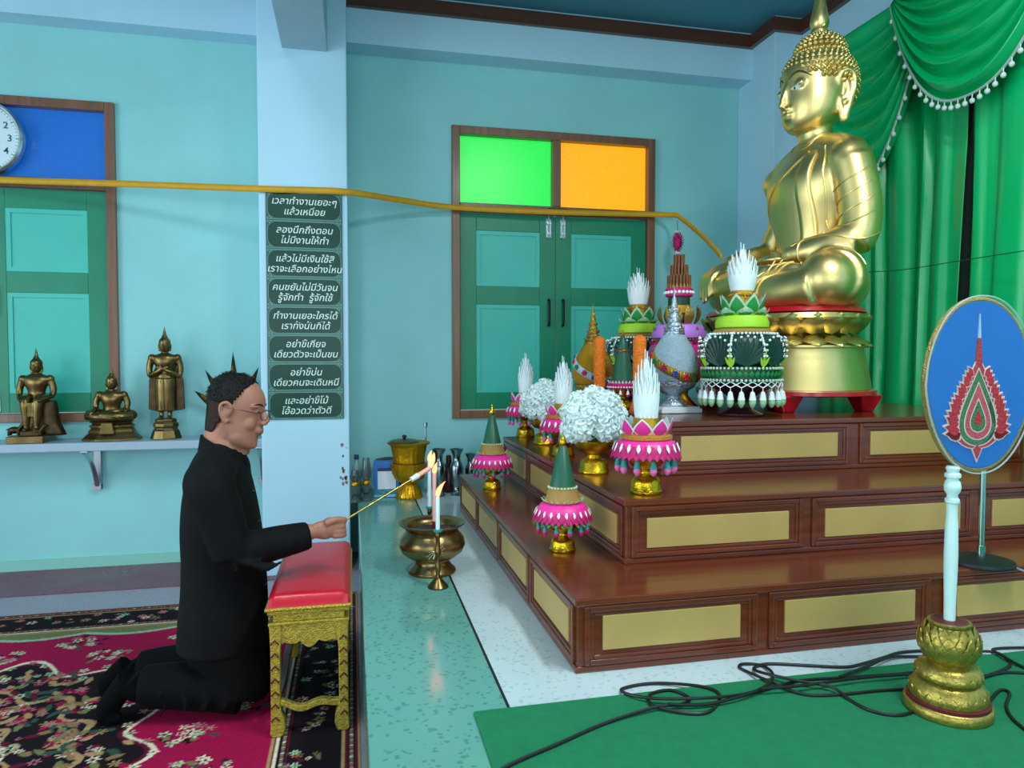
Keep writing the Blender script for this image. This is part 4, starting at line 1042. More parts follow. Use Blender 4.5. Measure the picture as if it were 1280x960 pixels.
def candlestick(label, loc, h, sc=1.):
    r = thing('candlestick', label, 'candlestick', loc, 0, 'brass candlesticks beside the incense bowl')
    m = MB(); m.lathe([(.040, 0), (.041, .005), (.036, .012), (.026, .022), (.018, .032), (.011, .04), (.009, .05), (.0105, .07), (.012, .085), (.0085, .095), (.008, h*.55), (.012, h*.6), (.013, h*.66), (.0085, h*.72), (.0085, h*.88), (.012, h*.92), (.012, h*.97), (.009, h)], n=24); m.build('stem', B_br2, r, True)
    m = MB(); m.lathe([(.008, h-.002), (.017, h+.002), (.018, h+.009), (.010, h+.012)], n=20); m.build('drip_cup', G_teal, r, True)
    return r
p = at(548, 738, Z=D); cx_, cy_ = p.x+.003, p.y+.038
hcs = at(550, 665, Y=cy_).z-D
candlestick('brass candlestick standing in front of the incense bowl', (cx_, cy_, D), hcs)
wax('white candle burning with a bent flame, on the front candlestick', (cx_, cy_, D+hcs+.012), at(551, 621, Y=cy_).z, W_w, .0085, (.03, -.0), .058)
yb2 = by+.30; q = at(537, 640, Y=yb2)
candlestick('brass candlestick half hidden behind the incense bowl', (q.x, yb2, D), at(537, 636, Y=yb2).z-D)
wax('white candle on the candlestick behind the incense bowl', (q.x, yb2, at(537, 636, Y=yb2).z+.012), at(540, 577, Y=yb2).z, W_w, .0085, (.01, 0), .05)
q = at(543, 640, Y=by); zt_ = at(543, 592, Y=by).z
pk = wax('pink candle standing in the ash of the incense bowl', (q.x, by, D+.18), zt_, W_p, .0085, (.012, 0), .045)
m = MB(); m.lathe([(.009, -.002), (.010, .01), (.009, .03), (.0086, .034)], n=14); m.build('red_foot', mat('wine_red_wax', '#7a1020', .4), pk, True)
CT = Vector((q.x, by, zt_))

# ------------------------------------------------------------------ things on the dais along the back wall
def on_dais(x, y): q = at(x, y, Z=D); return q
# stacked gilt bowls
G_y = mat('yellow_gilt', '#c99310', .35, .8, var=.12, vs=25, bump=.3, bs=60)
p = at(513, 626, Z=D); px_, py_ = p.x, p.y+.10
k_ = .58*(p-Vector((0, 0, CH))).length/2.6
flute = lambda t, j, z: 1+.03*math.cos(22*t)
r = thing('offering_bowl', 'lower footed gilt bowl of the stack beside the blue box', 'bowl', (px_, py_, D))
m = MB(); m.lathe([(0.0798, 0), (0.0836, .008), (0.0821, .02), (0.0722, .05), (0.0570, .075), (0.0456, .09), (0.0532, .10), (0.0874, .125), (0.1064, .165), (0.1125, .21), (0.1155, .225), (0.1064, .226), (0.0912, .2)], n=66, wob=flute); m.build('bowl', G_y, r, 60)
r = thing('offering_bowl', 'upper gilt bowl stacked on the other and half covered by a dark lid', 'bowl', (px_, py_, D+.227))
m = MB(); m.lathe([(0.0950, 0), (0.0988, .01), (0.0973, .03), (0.1026, .06), (0.1102, .1), (0.1140, .115), (0.1307, .122), (0.1330, .132), (0.1254, .134), (0.1064, .12)], n=66, wob=flute); m.build('bowl', G_y, r, 60)
r = thing('lid', 'dark metal lid with a small knob, lying on the upper gilt bowl', 'lid', (px_-.03, py_-.02, D+.362))
m = MB(); m.lathe([(.096, 0), (.098, .005), (.08, .014), (.05, .02), (.018, .022)], n=36); m.build('lid_plate', mat('dark_brass_lid', '#7a6a40', .35, .9), r, 50); m = MB(); m.lathe([(.008, .02), (.008, .026), (.016, .034), (.012, .044), (.002, .048)], n=14); m.build('knob', M_blackm, r, True)
q = at(533, 556, Y=py_)
r = thing('ladle', 'thin upright metal ladle handle standing out of the gilt bowl', 'ladle', (q.x, py_+.05, D+.352))
m = MB(); m.tube([(0, 0, .0), (0, 0, .10)], .006, 8); m.build('handle', M_steel, r, True); m = MB(); m.lathe([(.006, .095), (.013, .10), (.014, .125), (.01, .128)], n=12); m.build('cup', M_steel, r, True)
# dark dish behind the box
q = at(484, 574, Y=4.80); r = thing('storage_tin', 'dark round tin with a flat lid behind the blue box', 'tin', (q.x+.01, 4.80, D))
m = MB(); hz_ = q.z-D; m.lathe([(.07, 0), (.075, .01), (.075, hz_-.025), (.07, hz_-.02)], n=28); m.build('body', mat('dark_bronze_tin', '#23211d', .4, .7), r, 50); m = MB(); m.lathe([(.085, hz_-.02), (.095, hz_-.012), (.09, hz_), (.03, hz_+.012)], n=28); m.build('lid', mat('dark_bronze_tin', '#23211d', .4, .7), r, 50)
# blue picture box
yb_ = 4.62; a_ = at(467, 622, Y=yb_); b__ = at(499, 577, Y=yb_); w_ = b__.x-a_.x; h_ = b__.z-D
r = thing('box', 'blue picture box with a white panel leaning by the gilt bowls', 'box', ((a_.x+b__.x)/2, yb_, D), math.radians(-3))
m = MB(); m.box((0, .045, h_/2), (w_, .09, h_)); m.build('carton', mat('blue_carton', '#0d63b8', .35, var=.25, vs=9), r, bev=.002)
m = MB(); m.box((.002, -.001, h_*.53), (w_*.70, .002, h_*.58)); lab = m.build('white_label', mat('white_label', '#d5e2ee', .4), r)
m = MB(); m.box((.002, -.0025, h_*.79), (w_*.70, .002, h_*.09)); m.build('dark_bar', mat('navy_print', '#12244a', .4), lab)
m = MB()
for k in range(7): m.ell((-w_*.36+w_*.12*k, 0, h_*(.15+.04*math.sin(2.4*k))), (w_*.085, .002, h_*.075), 10, 6)
m.build('printed_picture', mat('printed_scene', '#3f8a86', .5, var=.5, vs=40), r, True)
m = MB(); m.box((0, -.001, h_*.05), (w_*.98, .0015, h_*.06)); m.build('pale_strip', mat('pale_blue_print', '#7db7e0', .4), r)
# plastic bottle and glass lamp jars
Gl = mat('clear_glass', '#dff4f2', .05, trans=1., ior=1.3)
q = at(446, 626, Z=D); y_ = 4.55; q = at(446, 600, Y=y_); H_ = at(446, 571, Y=y_).z-D
r = thing('bottle', 'clear plastic bottle of dark drink with a blue cap beside the column', 'bottle', (q.x, y_+.10, D))
s_ = H_/.30
m = MB(); m.lathe([(.03*s_, 0), (.033*s_, .006), (.033*s_, .16*s_), (.034*s_, .18*s_), (.028*s_, .215*s_), (.014*s_, .245*s_), (.013*s_, .27*s_)], n=24); m.build('bottle_body', mat('bottle_plastic', '#a9c6cc', .15, alpha=.45), r, True)
m = MB(); m.lathe([(.029*s_, .006), (.0305*s_, .01), (.031*s_, .18*s_), (.02*s_, .2*s_)], n=20); m.build('drink', mat('dark_drink', '#1a1c28', .2), r, True)
m = MB(); m.lathe([(.016*s_, .268*s_), (.0165*s_, .272*s_), (.0165*s_, .296*s_), (.015*s_, .3*s_)], n=18); m.build('cap', mat('navy_cap', '#1c3560', .4), r, True)
for k, (xx, yy, hh_, lb) in enumerate(((444, 4.52, .20, 'glass oil lamp with a brass collar, in front of the bottle'), (458, 4.56, .27, 'taller glass oil lamp with a brass collar, beside the blue box'))):
    q = at(xx, 615, Y=yy); r = thing('oil_lamp', lb, 'lamp', (q.x, yy, D), 0, None)
    m = MB(); m.lathe([(.032, 0), (.035, .004), (.030, .014), (.016, .026), (.016, .04), (.034, .055), (.036, .085), (.024, .10), (.018, .104)], n=24); m.build('glass_base', mat('smoky_glass', '#4a5a5c', .1, alpha=.75, spec=.8), r, True)
    m = MB(); m.lathe([(.018, .102), (.025, .106), (.025, .122), (.018, .128)], n=20); m.build('brass_collar', G_y, r, 50)
    m = MB(); m.lathe([(.018, .126), (.03, .145), (.033, .165), (.024, hh_-.03), (.02, hh_)], n=20); m.build('chimney', mat('dark_clear_glass', '#3c4a50', .08, alpha=.55, spec=.9), r, True)
# silver vases
S_v = mat('pewter', '#8d9ba2', .22, 1, var=.08, vs=12)
def vase(label, x, yb, yt, Y, sc=1.):
    q = at(x, yb, Y=Y); H_ = at(x, yt, Y=Y).z-D; r0 = H_/.30
    o = MB().lathe([(.040*r0, 0), (.041*r0, .006*r0), (.030*r0, .016*r0), (.022*r0, .03*r0), (.026*r0, .036*r0), (.022*r0, .042*r0), (.030*r0, .07*r0), (.040*r0, .13*r0), (.043*r0, .175*r0), (.038*r0, .20*r0), (.026*r0, .22*r0), (.023*r0, .235*r0), (.025*r0, .262*r0), (.038*r0, .288*r0), (.044*r0, .296*r0), (.044*r0, .30*r0), (.036*r0, .296*r0), (.02*r0, .25*r0)], n=32).build('vase', S_v, None, 50, loc=(q.x, Y, D))
    return props(o, label, 'vase', 'pewter vases by the wall')
vase('tall pewter vase behind the candle flames', 549, 622, 561, 4.60)
vase('tall pewter vase next to the end of the lowest step', 571, 622, 561, 4.60)
vase('small pewter vase half hidden behind the altar end', 588, 600, 567, 4.72)
q = at(541, 622, Z=D); r = MB().lathe([(.018, 0), (.020, .006), (.026, .03), (.022, .05), (.009, .065), (.008, .085), (.012, .092)], n=20).build('flask', mat('frosted_glass', '#a9bcbc', .25), None, True, loc=(q.x-.02, 4.50, D)); props(r, 'tiny pale glass flask between the gilt bowl and the vases', 'flask')
q = at(561, 600, Y=4.75); r = MB().lathe([(.05, 0), (.055, .01), (.06, .12), (.045, .17), (.02, .19), (.018, .24), (.01, .245)], n=24).build('pot', mat('dark_red_glaze', '#4a1418', .3), None, True, loc=(q.x, 4.75, D)); props(r, 'dark red glazed pot standing between the two tall pewter vases', 'pot')
# ------------------------------------------------------------------ patterned rug (woven colours per knot)
def build_rug():
    x0, x1, y0, y1 = -2.7, .018, 1.0, 4.085; st_ = .0055
    nx = int((x1-x0)/st_); ny = int((y1-y0)/st_)
    X, Y = np.meshgrid(np.linspace(x0, x1, nx+1), np.linspace(y0, y1, ny+1))
    def col(h): return np.array(lin(h)[:3])
    crim, black, cream, pink, olive, tan, dgreen, wine, mint = [col(h) for h in ('#9a0a40', '#170c14', '#d9c9b0', '#b86a78', '#6f7048', '#a8845c', '#2c4a3c', '#5a1028', '#9fc4a4')]
    C = np.tile(crim, (ny+1, nx+1, 1))
    rng = np.random.default_rng(5)
    def put(mask, c): C[mask] = c
    dl = x1-X; dt = y1-Y; db = Y-y0; dL = X-x0
    d = np.minimum(np.minimum(dl, dt), np.minimum(db, dL))          # distance from the edge
    def flower(cx, cy, r, petal, heart, n=6, ph=0.):
        i0, i1 = np.searchsorted(Y[:, 0], [cy-r*1.1, cy+r*1.1]); j0, j1 = np.searchsorted(X[0], [cx-r*1.1, cx+r*1.1])
        if i1 <= i0 or j1 <= j0: return
        xx = X[i0:i1, j0:j1]-cx; yy = Y[i0:i1, j0:j1]-cy; rr = np.hypot(xx, yy); a = np.arctan2(yy, xx)
        m = rr < r*(.68+.32*np.cos(n*a+ph)); sub = C[i0:i1, j0:j1]; sub[m] = petal; sub[rr < r*.33] = heart
    def leafm(cx, cy, L, w, ang, c):
        r = L; i0, i1 = np.searchsorted(Y[:, 0], [cy-r, cy+r]); j0, j1 = np.searchsorted(X[0], [cx-r, cx+r])
        if i1 <= i0 or j1 <= j0: return
        xx = X[i0:i1, j0:j1]-cx; yy = Y[i0:i1, j0:j1]-cy; u = xx*np.cos(ang)+yy*np.sin(ang); v = -xx*np.sin(ang)+yy*np.cos(ang)
        m = (u > 0) & (u < L) & (np.abs(v) < w*np.sin(np.pi*np.clip(u/L, 0, 1))); C[i0:i1, j0:j1][m] = c
    # medallion in the middle of the field
    mx, my = -1.36, 2.55
    ang = np.arctan2(Y-my, (X-mx)); rad = np.hypot((X-mx)/.62, (Y-my)/.78)
    sc = 1+.09*np.cos(12*ang)
    put(rad < 1.05*sc, cream); put(rad < 1.02*sc, wine); put(rad < .99*sc, black); put((rad < .72*sc) & (rad > .68*sc), tan); put((rad < .40*sc) & (rad > .37*sc), tan)
    put(rad < .37, cream)
    # scalloped corner bands next to the border
    wav = .035*np.abs(np.sin(X*7.5))+.035*np.abs(np.sin(Y*7.5))
    put((d > .30) & (d < .345+wav) & (dt < .42), mint*.8); put((d > .30) & (d < .325+wav) & (dt < .40), olive)
    corner = np.hypot(dl-.28, dt-.28); 0 and put((corner < .50+.04*np.cos(10*np.arctan2(dt, dl))) & (d > .30), olive*.7); 0 and put((corner < .46+.04*np.cos(10*np.arctan2(dt, dl))) & (d > .30), black)
    # borders
    put(d < .30, tan); put(d < .29, wine); put(d < .285, cream); put(d < .275, black)
    put(d < .245, wine); put(d < .238, black)
    put(d < .062, tan); put(d < .052, wine); put(d < .04, black); put(d < .02, wine); put(d < .008, tan)
    # flowers: border runs, field sprays, medallion filling
    pal = [cream, pink, tan, olive, mint, cream]
    for k in range(1500):
        x = rng.uniform(x0, x1); y = rng.uniform(y0, y1); dd = min(x1-x, y1-y, y-y0, x-x0)
        if not .075 < dd < .23: continue
        leafm(x, y, rng.uniform(.03, .05), .008, rng.uniform(0, 6.3), [olive, dgreen, wine][k % 3])
        flower(x, y, rng.uniform(.012, .026), pal[k % 6], [wine, olive, crim][k % 3], 5+k % 3, rng.uniform(0, 6))
    for t in np.arange(0, 3.1, .012):                                # fine guard stripes of small dashes
        for dd in (.030, .256):
            leafm(x1-dd, y1-t, .010, .006, 1.57, [tan, pink, mint][int(t*80) % 3]); leafm(x1-t, y1-dd, .010, .006, 0, [tan, pink, mint][int(t*80) % 3])
    def spray(cx, cy, n, R, seed):
        r2 = np.random.default_rng(seed)
        for k in range(n):
            a = r2.uniform(0, 6.3); q = R*np.sqrt(r2.uniform(0, 1)); px, py = cx+q*np.cos(a)*1.25, cy+q*np.sin(a)*.8
            leafm(px, py, .045, .010, r2.uniform(0, 6.3), [black, olive, dgreen, wine][k % 4])
        for k in range(n):
            a = r2.uniform(0, 6.3); q = R*np.sqrt(r2.uniform(0, 1)); px, py = cx+q*np.cos(a)*1.25, cy+q*np.sin(a)*.8
            flower(px, py, r2.uniform(.014, .025), [cream, pink, cream, mint][k % 4], [olive, wine, tan][k % 3], 5)
    for k, (cx, cy) in enumerate(((-.55, 3.35), (-.62, 2.95), (-1.05, 3.45), (-1.5, 3.5), (-.42, 3.62), (-.5, 2.42), (-.42, 2.15), (-.75, 2.25), (-.85, 3.12), (-.42, 2.85), (-2., 3.5), (-.5, 1.9), (-1.25, 3.62), (-.75, 3.62), (-.58, 2.65), (-1.75, 3.3), (-.8, 3.42), (-.6, 1.6))): spray(cx, cy, 13, .078, k)
    r3 = np.random.default_rng(9)
    for k in range(620):
        a = r3.uniform(0, 6.3); q = np.sqrt(r3.uniform(.16, 1)); px, py = mx+.60*q*np.cos(a), my+.76*q*np.sin(a)
        leafm(px, py, r3.uniform(.04, .09), .013, r3.uniform(0, 6.3), [tan, wine, dgreen, olive, tan*.6, crim][k % 6])
        if k % 2: flower(px, py, r3.uniform(.013, .027), [pink, cream, tan, mint, crim, pink][(k//2) % 6], [wine, black, olive][k % 3], 6)
    for k in range(150):
        a = r3.uniform(0, 6.3); q = .35*np.sqrt(r3.uniform(0, 1)); flower(mx+.62*q*np.cos(a), my+.78*q*np.sin(a), r3.uniform(.014, .024), [olive, wine, mint, black][k % 4], cream, 6)
    for k in range(64):
        a = TAU*k/64; flower(mx+.64*1.0*np.cos(a)*(1+.09*np.cos(12*a)), my+.80*np.sin(a)*(1+.09*np.cos(12*a)), .022, [cream, pink, mint][k % 3], olive, 5)
    C *= rng.normal(1, .10, C.shape[:2]+(1,)).clip(.7, 1.3)
    N = (nx+1)*(ny+1); top = np.stack([X.ravel(), Y.ravel(), np.full(N, .007)], 1)
    idx = np.arange(N).reshape(ny+1, nx+1)
    F_ = np.stack([idx[:-1, :-1], idx[:-1, 1:], idx[1:, 1:], idx[1:, :-1]], -1).reshape(-1, 4)
    ring_ = np.concatenate([idx[0, :], idx[1:, -1], idx[-1, -2::-1], idx[-2:0:-1, 0]]); low = top[ring_].copy(); low[:, 2] = .001
    R_ = len(ring_); a = np.arange(R_); b = (a+1) % R_
    sides = np.stack([N+a, N+b, ring_[b], ring_[a]], 1)
    V = np.concatenate([top, low]); FF = np.concatenate([F_, sides])
    me = bpy.data.meshes.new('rug'); me.vertices.add(len(V)); me.vertices.foreach_set('co', V.ravel())
    me.loops.add(FF.size); me.loops.foreach_set('vertex_index', FF.ravel().astype(np.int32)); me.polygons.add(len(FF))
    me.polygons.foreach_set('loop_start', np.arange(0, FF.size, 4, dtype=np.int32)); me.update(calc_edges=True)
    at_ = me.color_attributes.new('weave', 'FLOAT_COLOR', 'POINT')
    cc = np.ones((len(V), 4), np.float32); cc[:N, :3] = C.reshape(-1, 3).clip(0, 1); cc[N:, :3] = wine; at_.data.foreach_set('color', cc.ravel())
    m = bpy.data.materials.new('woven_rug'); m.use_nodes = True; nt = m.node_tree; b_ = nt.nodes['Principled BSDF']; b_.inputs['Roughness'].default_value = .95; b_.inputs['Specular IOR Level'].default_value = .15
    ca = nt.nodes.new('ShaderNodeVertexColor'); ca.layer_name = 'weave'; nt.links.new(ca.outputs[0], b_.inputs['Base Color'])
    me.materials.append(m); o = bpy.data.objects.new('rug', me); COL.objects.link(o)
    props(o, 'large crimson rug with floral medallion and dark flowered border under the kneeling man', 'rug')
build_rug()

# ------------------------------------------------------------------ kneeling bench: gilt frame and red cushion
K_g = mat('gilt_carving', '#b7a03c', .4, .65, var=.3, vs=70, bump=.45, bs=180)
K_r = mat('red_vinyl', '#c00a26', .33, var=.05, vs=6, bump=.1, bs=30)
K_b = mat('red_brown_lacquer', '#5a1a18', .4)
bx0, bx1, by0, by1 = -.288, -.018, 2.55, 3.27; zt = .435
bench = thing('prayer_bench', 'low gilt carved bench with a red cushion in front of the kneeling man', 'bench', (bx0, by0, .008))
bl = Vector(bench.location)
BM = Matrix.Translation(-bl)
m = MB()
def cush(u, v):
    x = bx0-.008+(bx1-bx0+.016)*u; y = by0-.012+(by1-by0+.024)*v
    e = min(u, 1-u)*(bx1-bx0); f = min(v, 1-v)*(by1-by0); k = min(1, min(e, f)/.03); dome = .012*math.sin(PI*u)*math.sin(PI*v)
    return tuple(BM @ Vector((x, y, .463+.045*math.sqrt(max(0, 1-(1-k)**2))+dome)))
m.grid(cush, 30, 60)
n_ = 31
ring_ = [i for i in range(n_)]+[n_*j+30 for j in range(1, 61)]+[60*n_+i for i in reversed(range(30))]+[n_*j for j in reversed(range(1, 60))]
m.f.append(list(reversed(ring_)))
m.build('cushion', K_r, bench, True)
m = MB(); m.span((bx0-.012, by0-.016, .455), (bx1+.012, by1+.016, .468), BM); m.span((bx0-.004, by0-.008, .44), (bx1+.004, by1+.008, .457), BM)
tm = m.build('top_rim', K_g, bench, bev=.004)
m = MB()
for i in range(22): x = bx0-.006+(bx1-bx0+.012)*(i+.5)/22; m.eul(tuple(BM @ Vector((x, by0-.016, .4615))), (.005, .003, .004), (0, 0, 0), 8, 5)
m.build('carved_row', K_g, tm, True)
m = MB(); m.span((bx0+.014, by0+.008, .412), (bx1-.014, by1-.008, .442), BM); m.build('waist_panel', K_g, bench, bev=.003)
m = MB(); m.span((bx0-.002, by0-.006, .403), (bx1+.002, by1+.006, .414), BM); m.build('lower_rim', K_g, bench, bev=.003)
def leg_outline(s):               # in x (0 at the outer side) and z: square post with an inward hooked foot
    P = [(0, .405), (.044, .405), (.042, .34), (.037, .30), (.036, .12), (.040, .085), (.050, .06), (.052, .03), (.045, .008), (.040, .0), (.008, .0), (.0, .01), (.003, .06), (.004, .30)]
    return P
for s_, (lx, sgn) in enumerate(((bx0, 1), (bx1, -1))):
    for ly, ln in ((by0, .042), (by1-.042, .042)):
        m = MB(); P = [(lx+sgn*p[0], p[1]+.008) for p in leg_outline(0)]
        m.poly(P, ly, ly+ln, 'Y', BM); lg = m.build('leg', K_g, bench, bev=.004)
        if ly == by0:
            for k in range(7):
                zz = MB()
                zc_ = .07+.045*k
                for q in (1, -1): zz.add([BM @ Vector((lx+sgn*.019+q*.0, ly-.003, zc_+.008)), BM @ Vector((lx+sgn*.019+q*.012, ly-.003, zc_-.006)), BM @ Vector((lx+sgn*.019+q*.015, ly-.003, zc_-.001)), BM @ Vector((lx+sgn*.019, ly-.003, zc_+.014)),
                        BM @ Vector((lx+sgn*.019+q*.0, ly+.001, zc_+.008)), BM @ Vector((lx+sgn*.019+q*.012, ly+.001, zc_-.006)), BM @ Vector((lx+sgn*.019+q*.015, ly+.001, zc_-.001)), BM @ Vector((lx+sgn*.019, ly+.001, zc_+.014))], [[0, 1, 2, 3], [7, 6, 5, 4], [0, 4, 5, 1], [1, 5, 6, 2], [2, 6, 7, 3], [3, 7, 4, 0]])
                zz.build('red_chevron', K_b, lg)
# scalloped aprons and curved stretchers
def apron(a, b, plane, th, axis):
    P = [(a, .405)]; N = 24; Q = []
    for i in range(N+1):
        u = i/N; z = .345-.018*abs(math.sin(3*PI*u))+.026*(abs(2*u-1))**8*-1+.012*math.cos(2*PI*u); Q.append((a+(b-a)*u, z))
    P = [(a, .405)]+Q+[(b, .405)]
    m = MB(); m.poly(P, plane, plane+th, axis, BM); m.build('apron', K_g, bench, bev=.002)
apron(bx0+.04, bx1-.04, by0+.006, .02, 'Y'); apron(bx0+.04, bx1-.04, by1-.026, .02, 'Y')
apron(by0+.04, by1-.04, bx0+.006, .02, 'X'); apron(by0+.04, by1-.04, bx1-.026, .02, 'X')
def stretcher(a, b, plane, axis, mm):
    top = []; bot = []
    for i in range(17):
        u = i/16; z = .118+.008*math.cos(TAU*u*1.5)-.012*math.sin(PI*u); top.append((a+(b-a)*u, z+.011)); bot.append((a+(b-a)*u, z-.011))
    m = MB(); m.poly(bot+top[::-1], plane, plane+.026, axis, BM); m.build('stretcher', mm, bench, bev=.002)
stretcher(bx0+.035, bx1-.035, by0+.006, 'Y', K_g); stretcher(bx0+.035, bx1-.035, by1-.034, 'Y', K_b)
stretcher(by0+.035, by1-.035, bx0+.008, 'X', K_b); stretcher(by0+.035, by1-.035, bx1-.034, 'X', K_b)

# ------------------------------------------------------------------ shelf and brackets on the left wall
zs = .825
sh = thing('wall_shelf', 'long grey shelf on steel brackets under the left window', 'shelf', (-3.2, 4.66, zs))
m = MB(); m.span((-3.2, 4.66, zs-.052), (-.545, YW-.004, zs), Matrix.Translation((3.2, -4.66, -zs))); m.build('board', mat('grey_laminate', '#9fb4c4', .35, var=.04), sh, bev=.006)
for xb in (at(110, 600, Y=4.75).x, -.575, -2.6):
    m = MB(); L_ = Matrix.Translation((3.2, -4.66, -zs))
    m.span((xb-.02, YW-.03, zs-.32), (xb+.02, YW-.004, zs-.052), L_); m.span((xb-.02, 4.69, zs-.066), (xb+.02, YW-.004, zs-.052), L_)
    br_ = m.build('bracket', M_steel, sh, bev=.002)
    m = MB(); arc = spline([(xb, 4.70, zs-.066), (xb, 4.80, zs-.13), (xb, 4.87, zs-.22), (xb, 4.91, zs-.30)], 6); m.tube(arc, .016, 8, flat=.5, M=L_); m.span((xb-.035, YW-.045, zs-.325), (xb+.02, YW-.004, zs-.29), L_); m.build('brace', M_steel, br_, True)

# ------------------------------------------------------------------ bronze statues on the shelf
Z_b = mat('antique_bronze', '#75603a', .33, .95, var=.3, vs=14)
Z_d = mat('dark_bronze', '#4a3b26', .4, .9, var=.3, vs=30)
def tb(b, p, r, n=10): b.tube(spline(p, 5), list(np.interp(np.linspace(0, len(r)-1, 5*(len(p)-1)+1), range(len(r)), r)) if isinstance(r, list) else r, n)
def bhead(b, x, y, z, s):         # small head with topknot and flame, facing -y
    b.ell((x, y, z), (.036*s, .040*s, .046*s), 18, 12); b.ell((x, y-.012*s, z-.020*s), (.026*s, .028*s, .030*s), 14, 10)
    b.ell((x, y+.004*s, z+.022*s), (.040*s, .043*s, .036*s), 18, 10); b.ell((x, y+.004*s, z+.055*s), (.022*s, .022*s, .020*s), 12, 8)
    b.lathe([(.012*s, .06*s), (.014*s, .075*s), (.010*s, .095*s), (.005*s, .12*s), (.001*s, .145*s)], (x, y+.004*s, z), 10)
    b.ell((x, y-.040*s, z-.008*s), (.006*s, .010*s, .014*s), 8, 6)
    b.ell((x, y-.034*s, z-.028*s), (.012*s, .008*s, .005*s), 8, 5)
    for q in (1, -1): tb(b, [(x+q*.036*s, y, z+.01*s), (x+q*.040*s, y+.004*s, z-.015*s), (x+q*.036*s, y+.002*s, z-.045*s)], .007*s, 6)
    tb(b, [(x, y+.002*s, z-.03*s), (x, y+.004*s, z-.07*s)], [.022*s, .026*s])
def statue_scale(xpx, yb, yt, Y): q = at(xpx, yb, Y=Y); return q.x, at(xpx, yt, Y=Y).z-zs
# 1 standing, hands crossed on the chest
Yb = 4.80; sx_, Hs = statue_scale(208, 557, 406, Yb); s = Hs/.70
r = thing('buddha_figurine', 'slim standing bronze figure with crossed hands, on the shelf beside the column', 'statue', (sx_, Yb, zs), 0, 'bronze figures on the wall shelf')
m = MB(); m.lathe([(.092, 0), (.090, .01), (.078, .05), (.066, .065), (.074, .075), (.074, .095), (.060, .105), (.066, .115), (.058, .125)], n=8); m.v = [(a*s, b_*s*.8, c*s) for a, b_, c in m.v]; m.build('plinth', Z_b, r, bev=.004)
b = MB(); S_ = lambda *p: tuple(q*s for q in p)
for q in (1, -1):
    tb(b, [S_(q*.024, 0, .125), S_(q*.024, 0, .16), S_(q*.028, 0, .24)], [.014*s, .014*s, .02*s]); b.ell(S_(q*.024, -.018, .13), S_(.015, .032, .010), 10, 6)
b.loft([(.17*s, 0, .028*s, .03*s, .058*s), (.19*s, 0, .030*s, .032*s, .056*s), (.26*s, 0, .036*s, .036*s, .058*s), (.35*s, 0, .040*s, .042*s, .060*s), (.40*s, 0, .034*s, .036*s, .048*s)], 24, 4, Matrix.Rotation(-PI/2, 4, 'Z'))
b.loft([(.36*s, 0, .036*s, .036*s, .056*s), (.42*s, 0, .032*s, .034*s, .046*s), (.47*s, 0, .042*s, .036*s, .066*s), (.505*s, 0, .036*s, .034*s, .072*s), (.525*s, 0, .02*s, .02*s, .03*s)], 24, 4, Matrix.Rotation(-PI/2, 4, 'Z'))
bhead(b, 0, 0, .575*s, .86*s)
for q in (1, -1):
    b.ell(S_(q*.071, 0, .497), (.025*s, .024*s, .025*s), 14, 10)
    tb(b, [S_(q*.072, 0, .50), S_(q*.088, .002, .44), S_(q*.084, -.008, .385)], [.022*s, .019*s, .016*s])
    tb(b, [S_(q*.084, -.008, .385), S_(q*.04, -.045, .41), S_(-q*.012, -.058, .435)], [.016*s, .014*s, .010*s]); b.ell(S_(-q*.02, -.058, .44), S_(.018, .008, .012), 10, 6)
blob(b, 'body', Z_b, r, .0042, 3)
m = MB()
for q in (1, -1):
    m.add([S_(q*.05, .02, .46), S_(q*.098, .022, .36), S_(q*.104, .022, .18), S_(q*.06, .02, .17), S_(q*.05, .034, .46), S_(q*.098, .036, .36), S_(q*.104, .036, .18), S_(q*.06, .034, .17)], [[0, 1, 2, 3], [7, 6, 5, 4], [0, 4, 5, 1], [1, 5, 6, 2], [2, 6, 7, 3], [3, 7, 4, 0]])
m.span(S_(-.06, .024, .17), S_(.06, .036, .46)); m.build('robe_back', Z_d, r, bev=.003)
m = MB()
for k in range(-2, 3): m.tube([S_(k*.018, -.040+abs(k)*.004, .36), S_(k*.019, -.034+abs(k)*.004, .26), S_(k*.02, -.031+abs(k)*.004, .18)], .0035*s, 5)
m.tube(spline([S_(-.05, -.024, .375), S_(0, -.042, .37), S_(.05, -.024, .375)], 6), .005*s, 6); m.build('robe_pleats', Z_b, r, True)
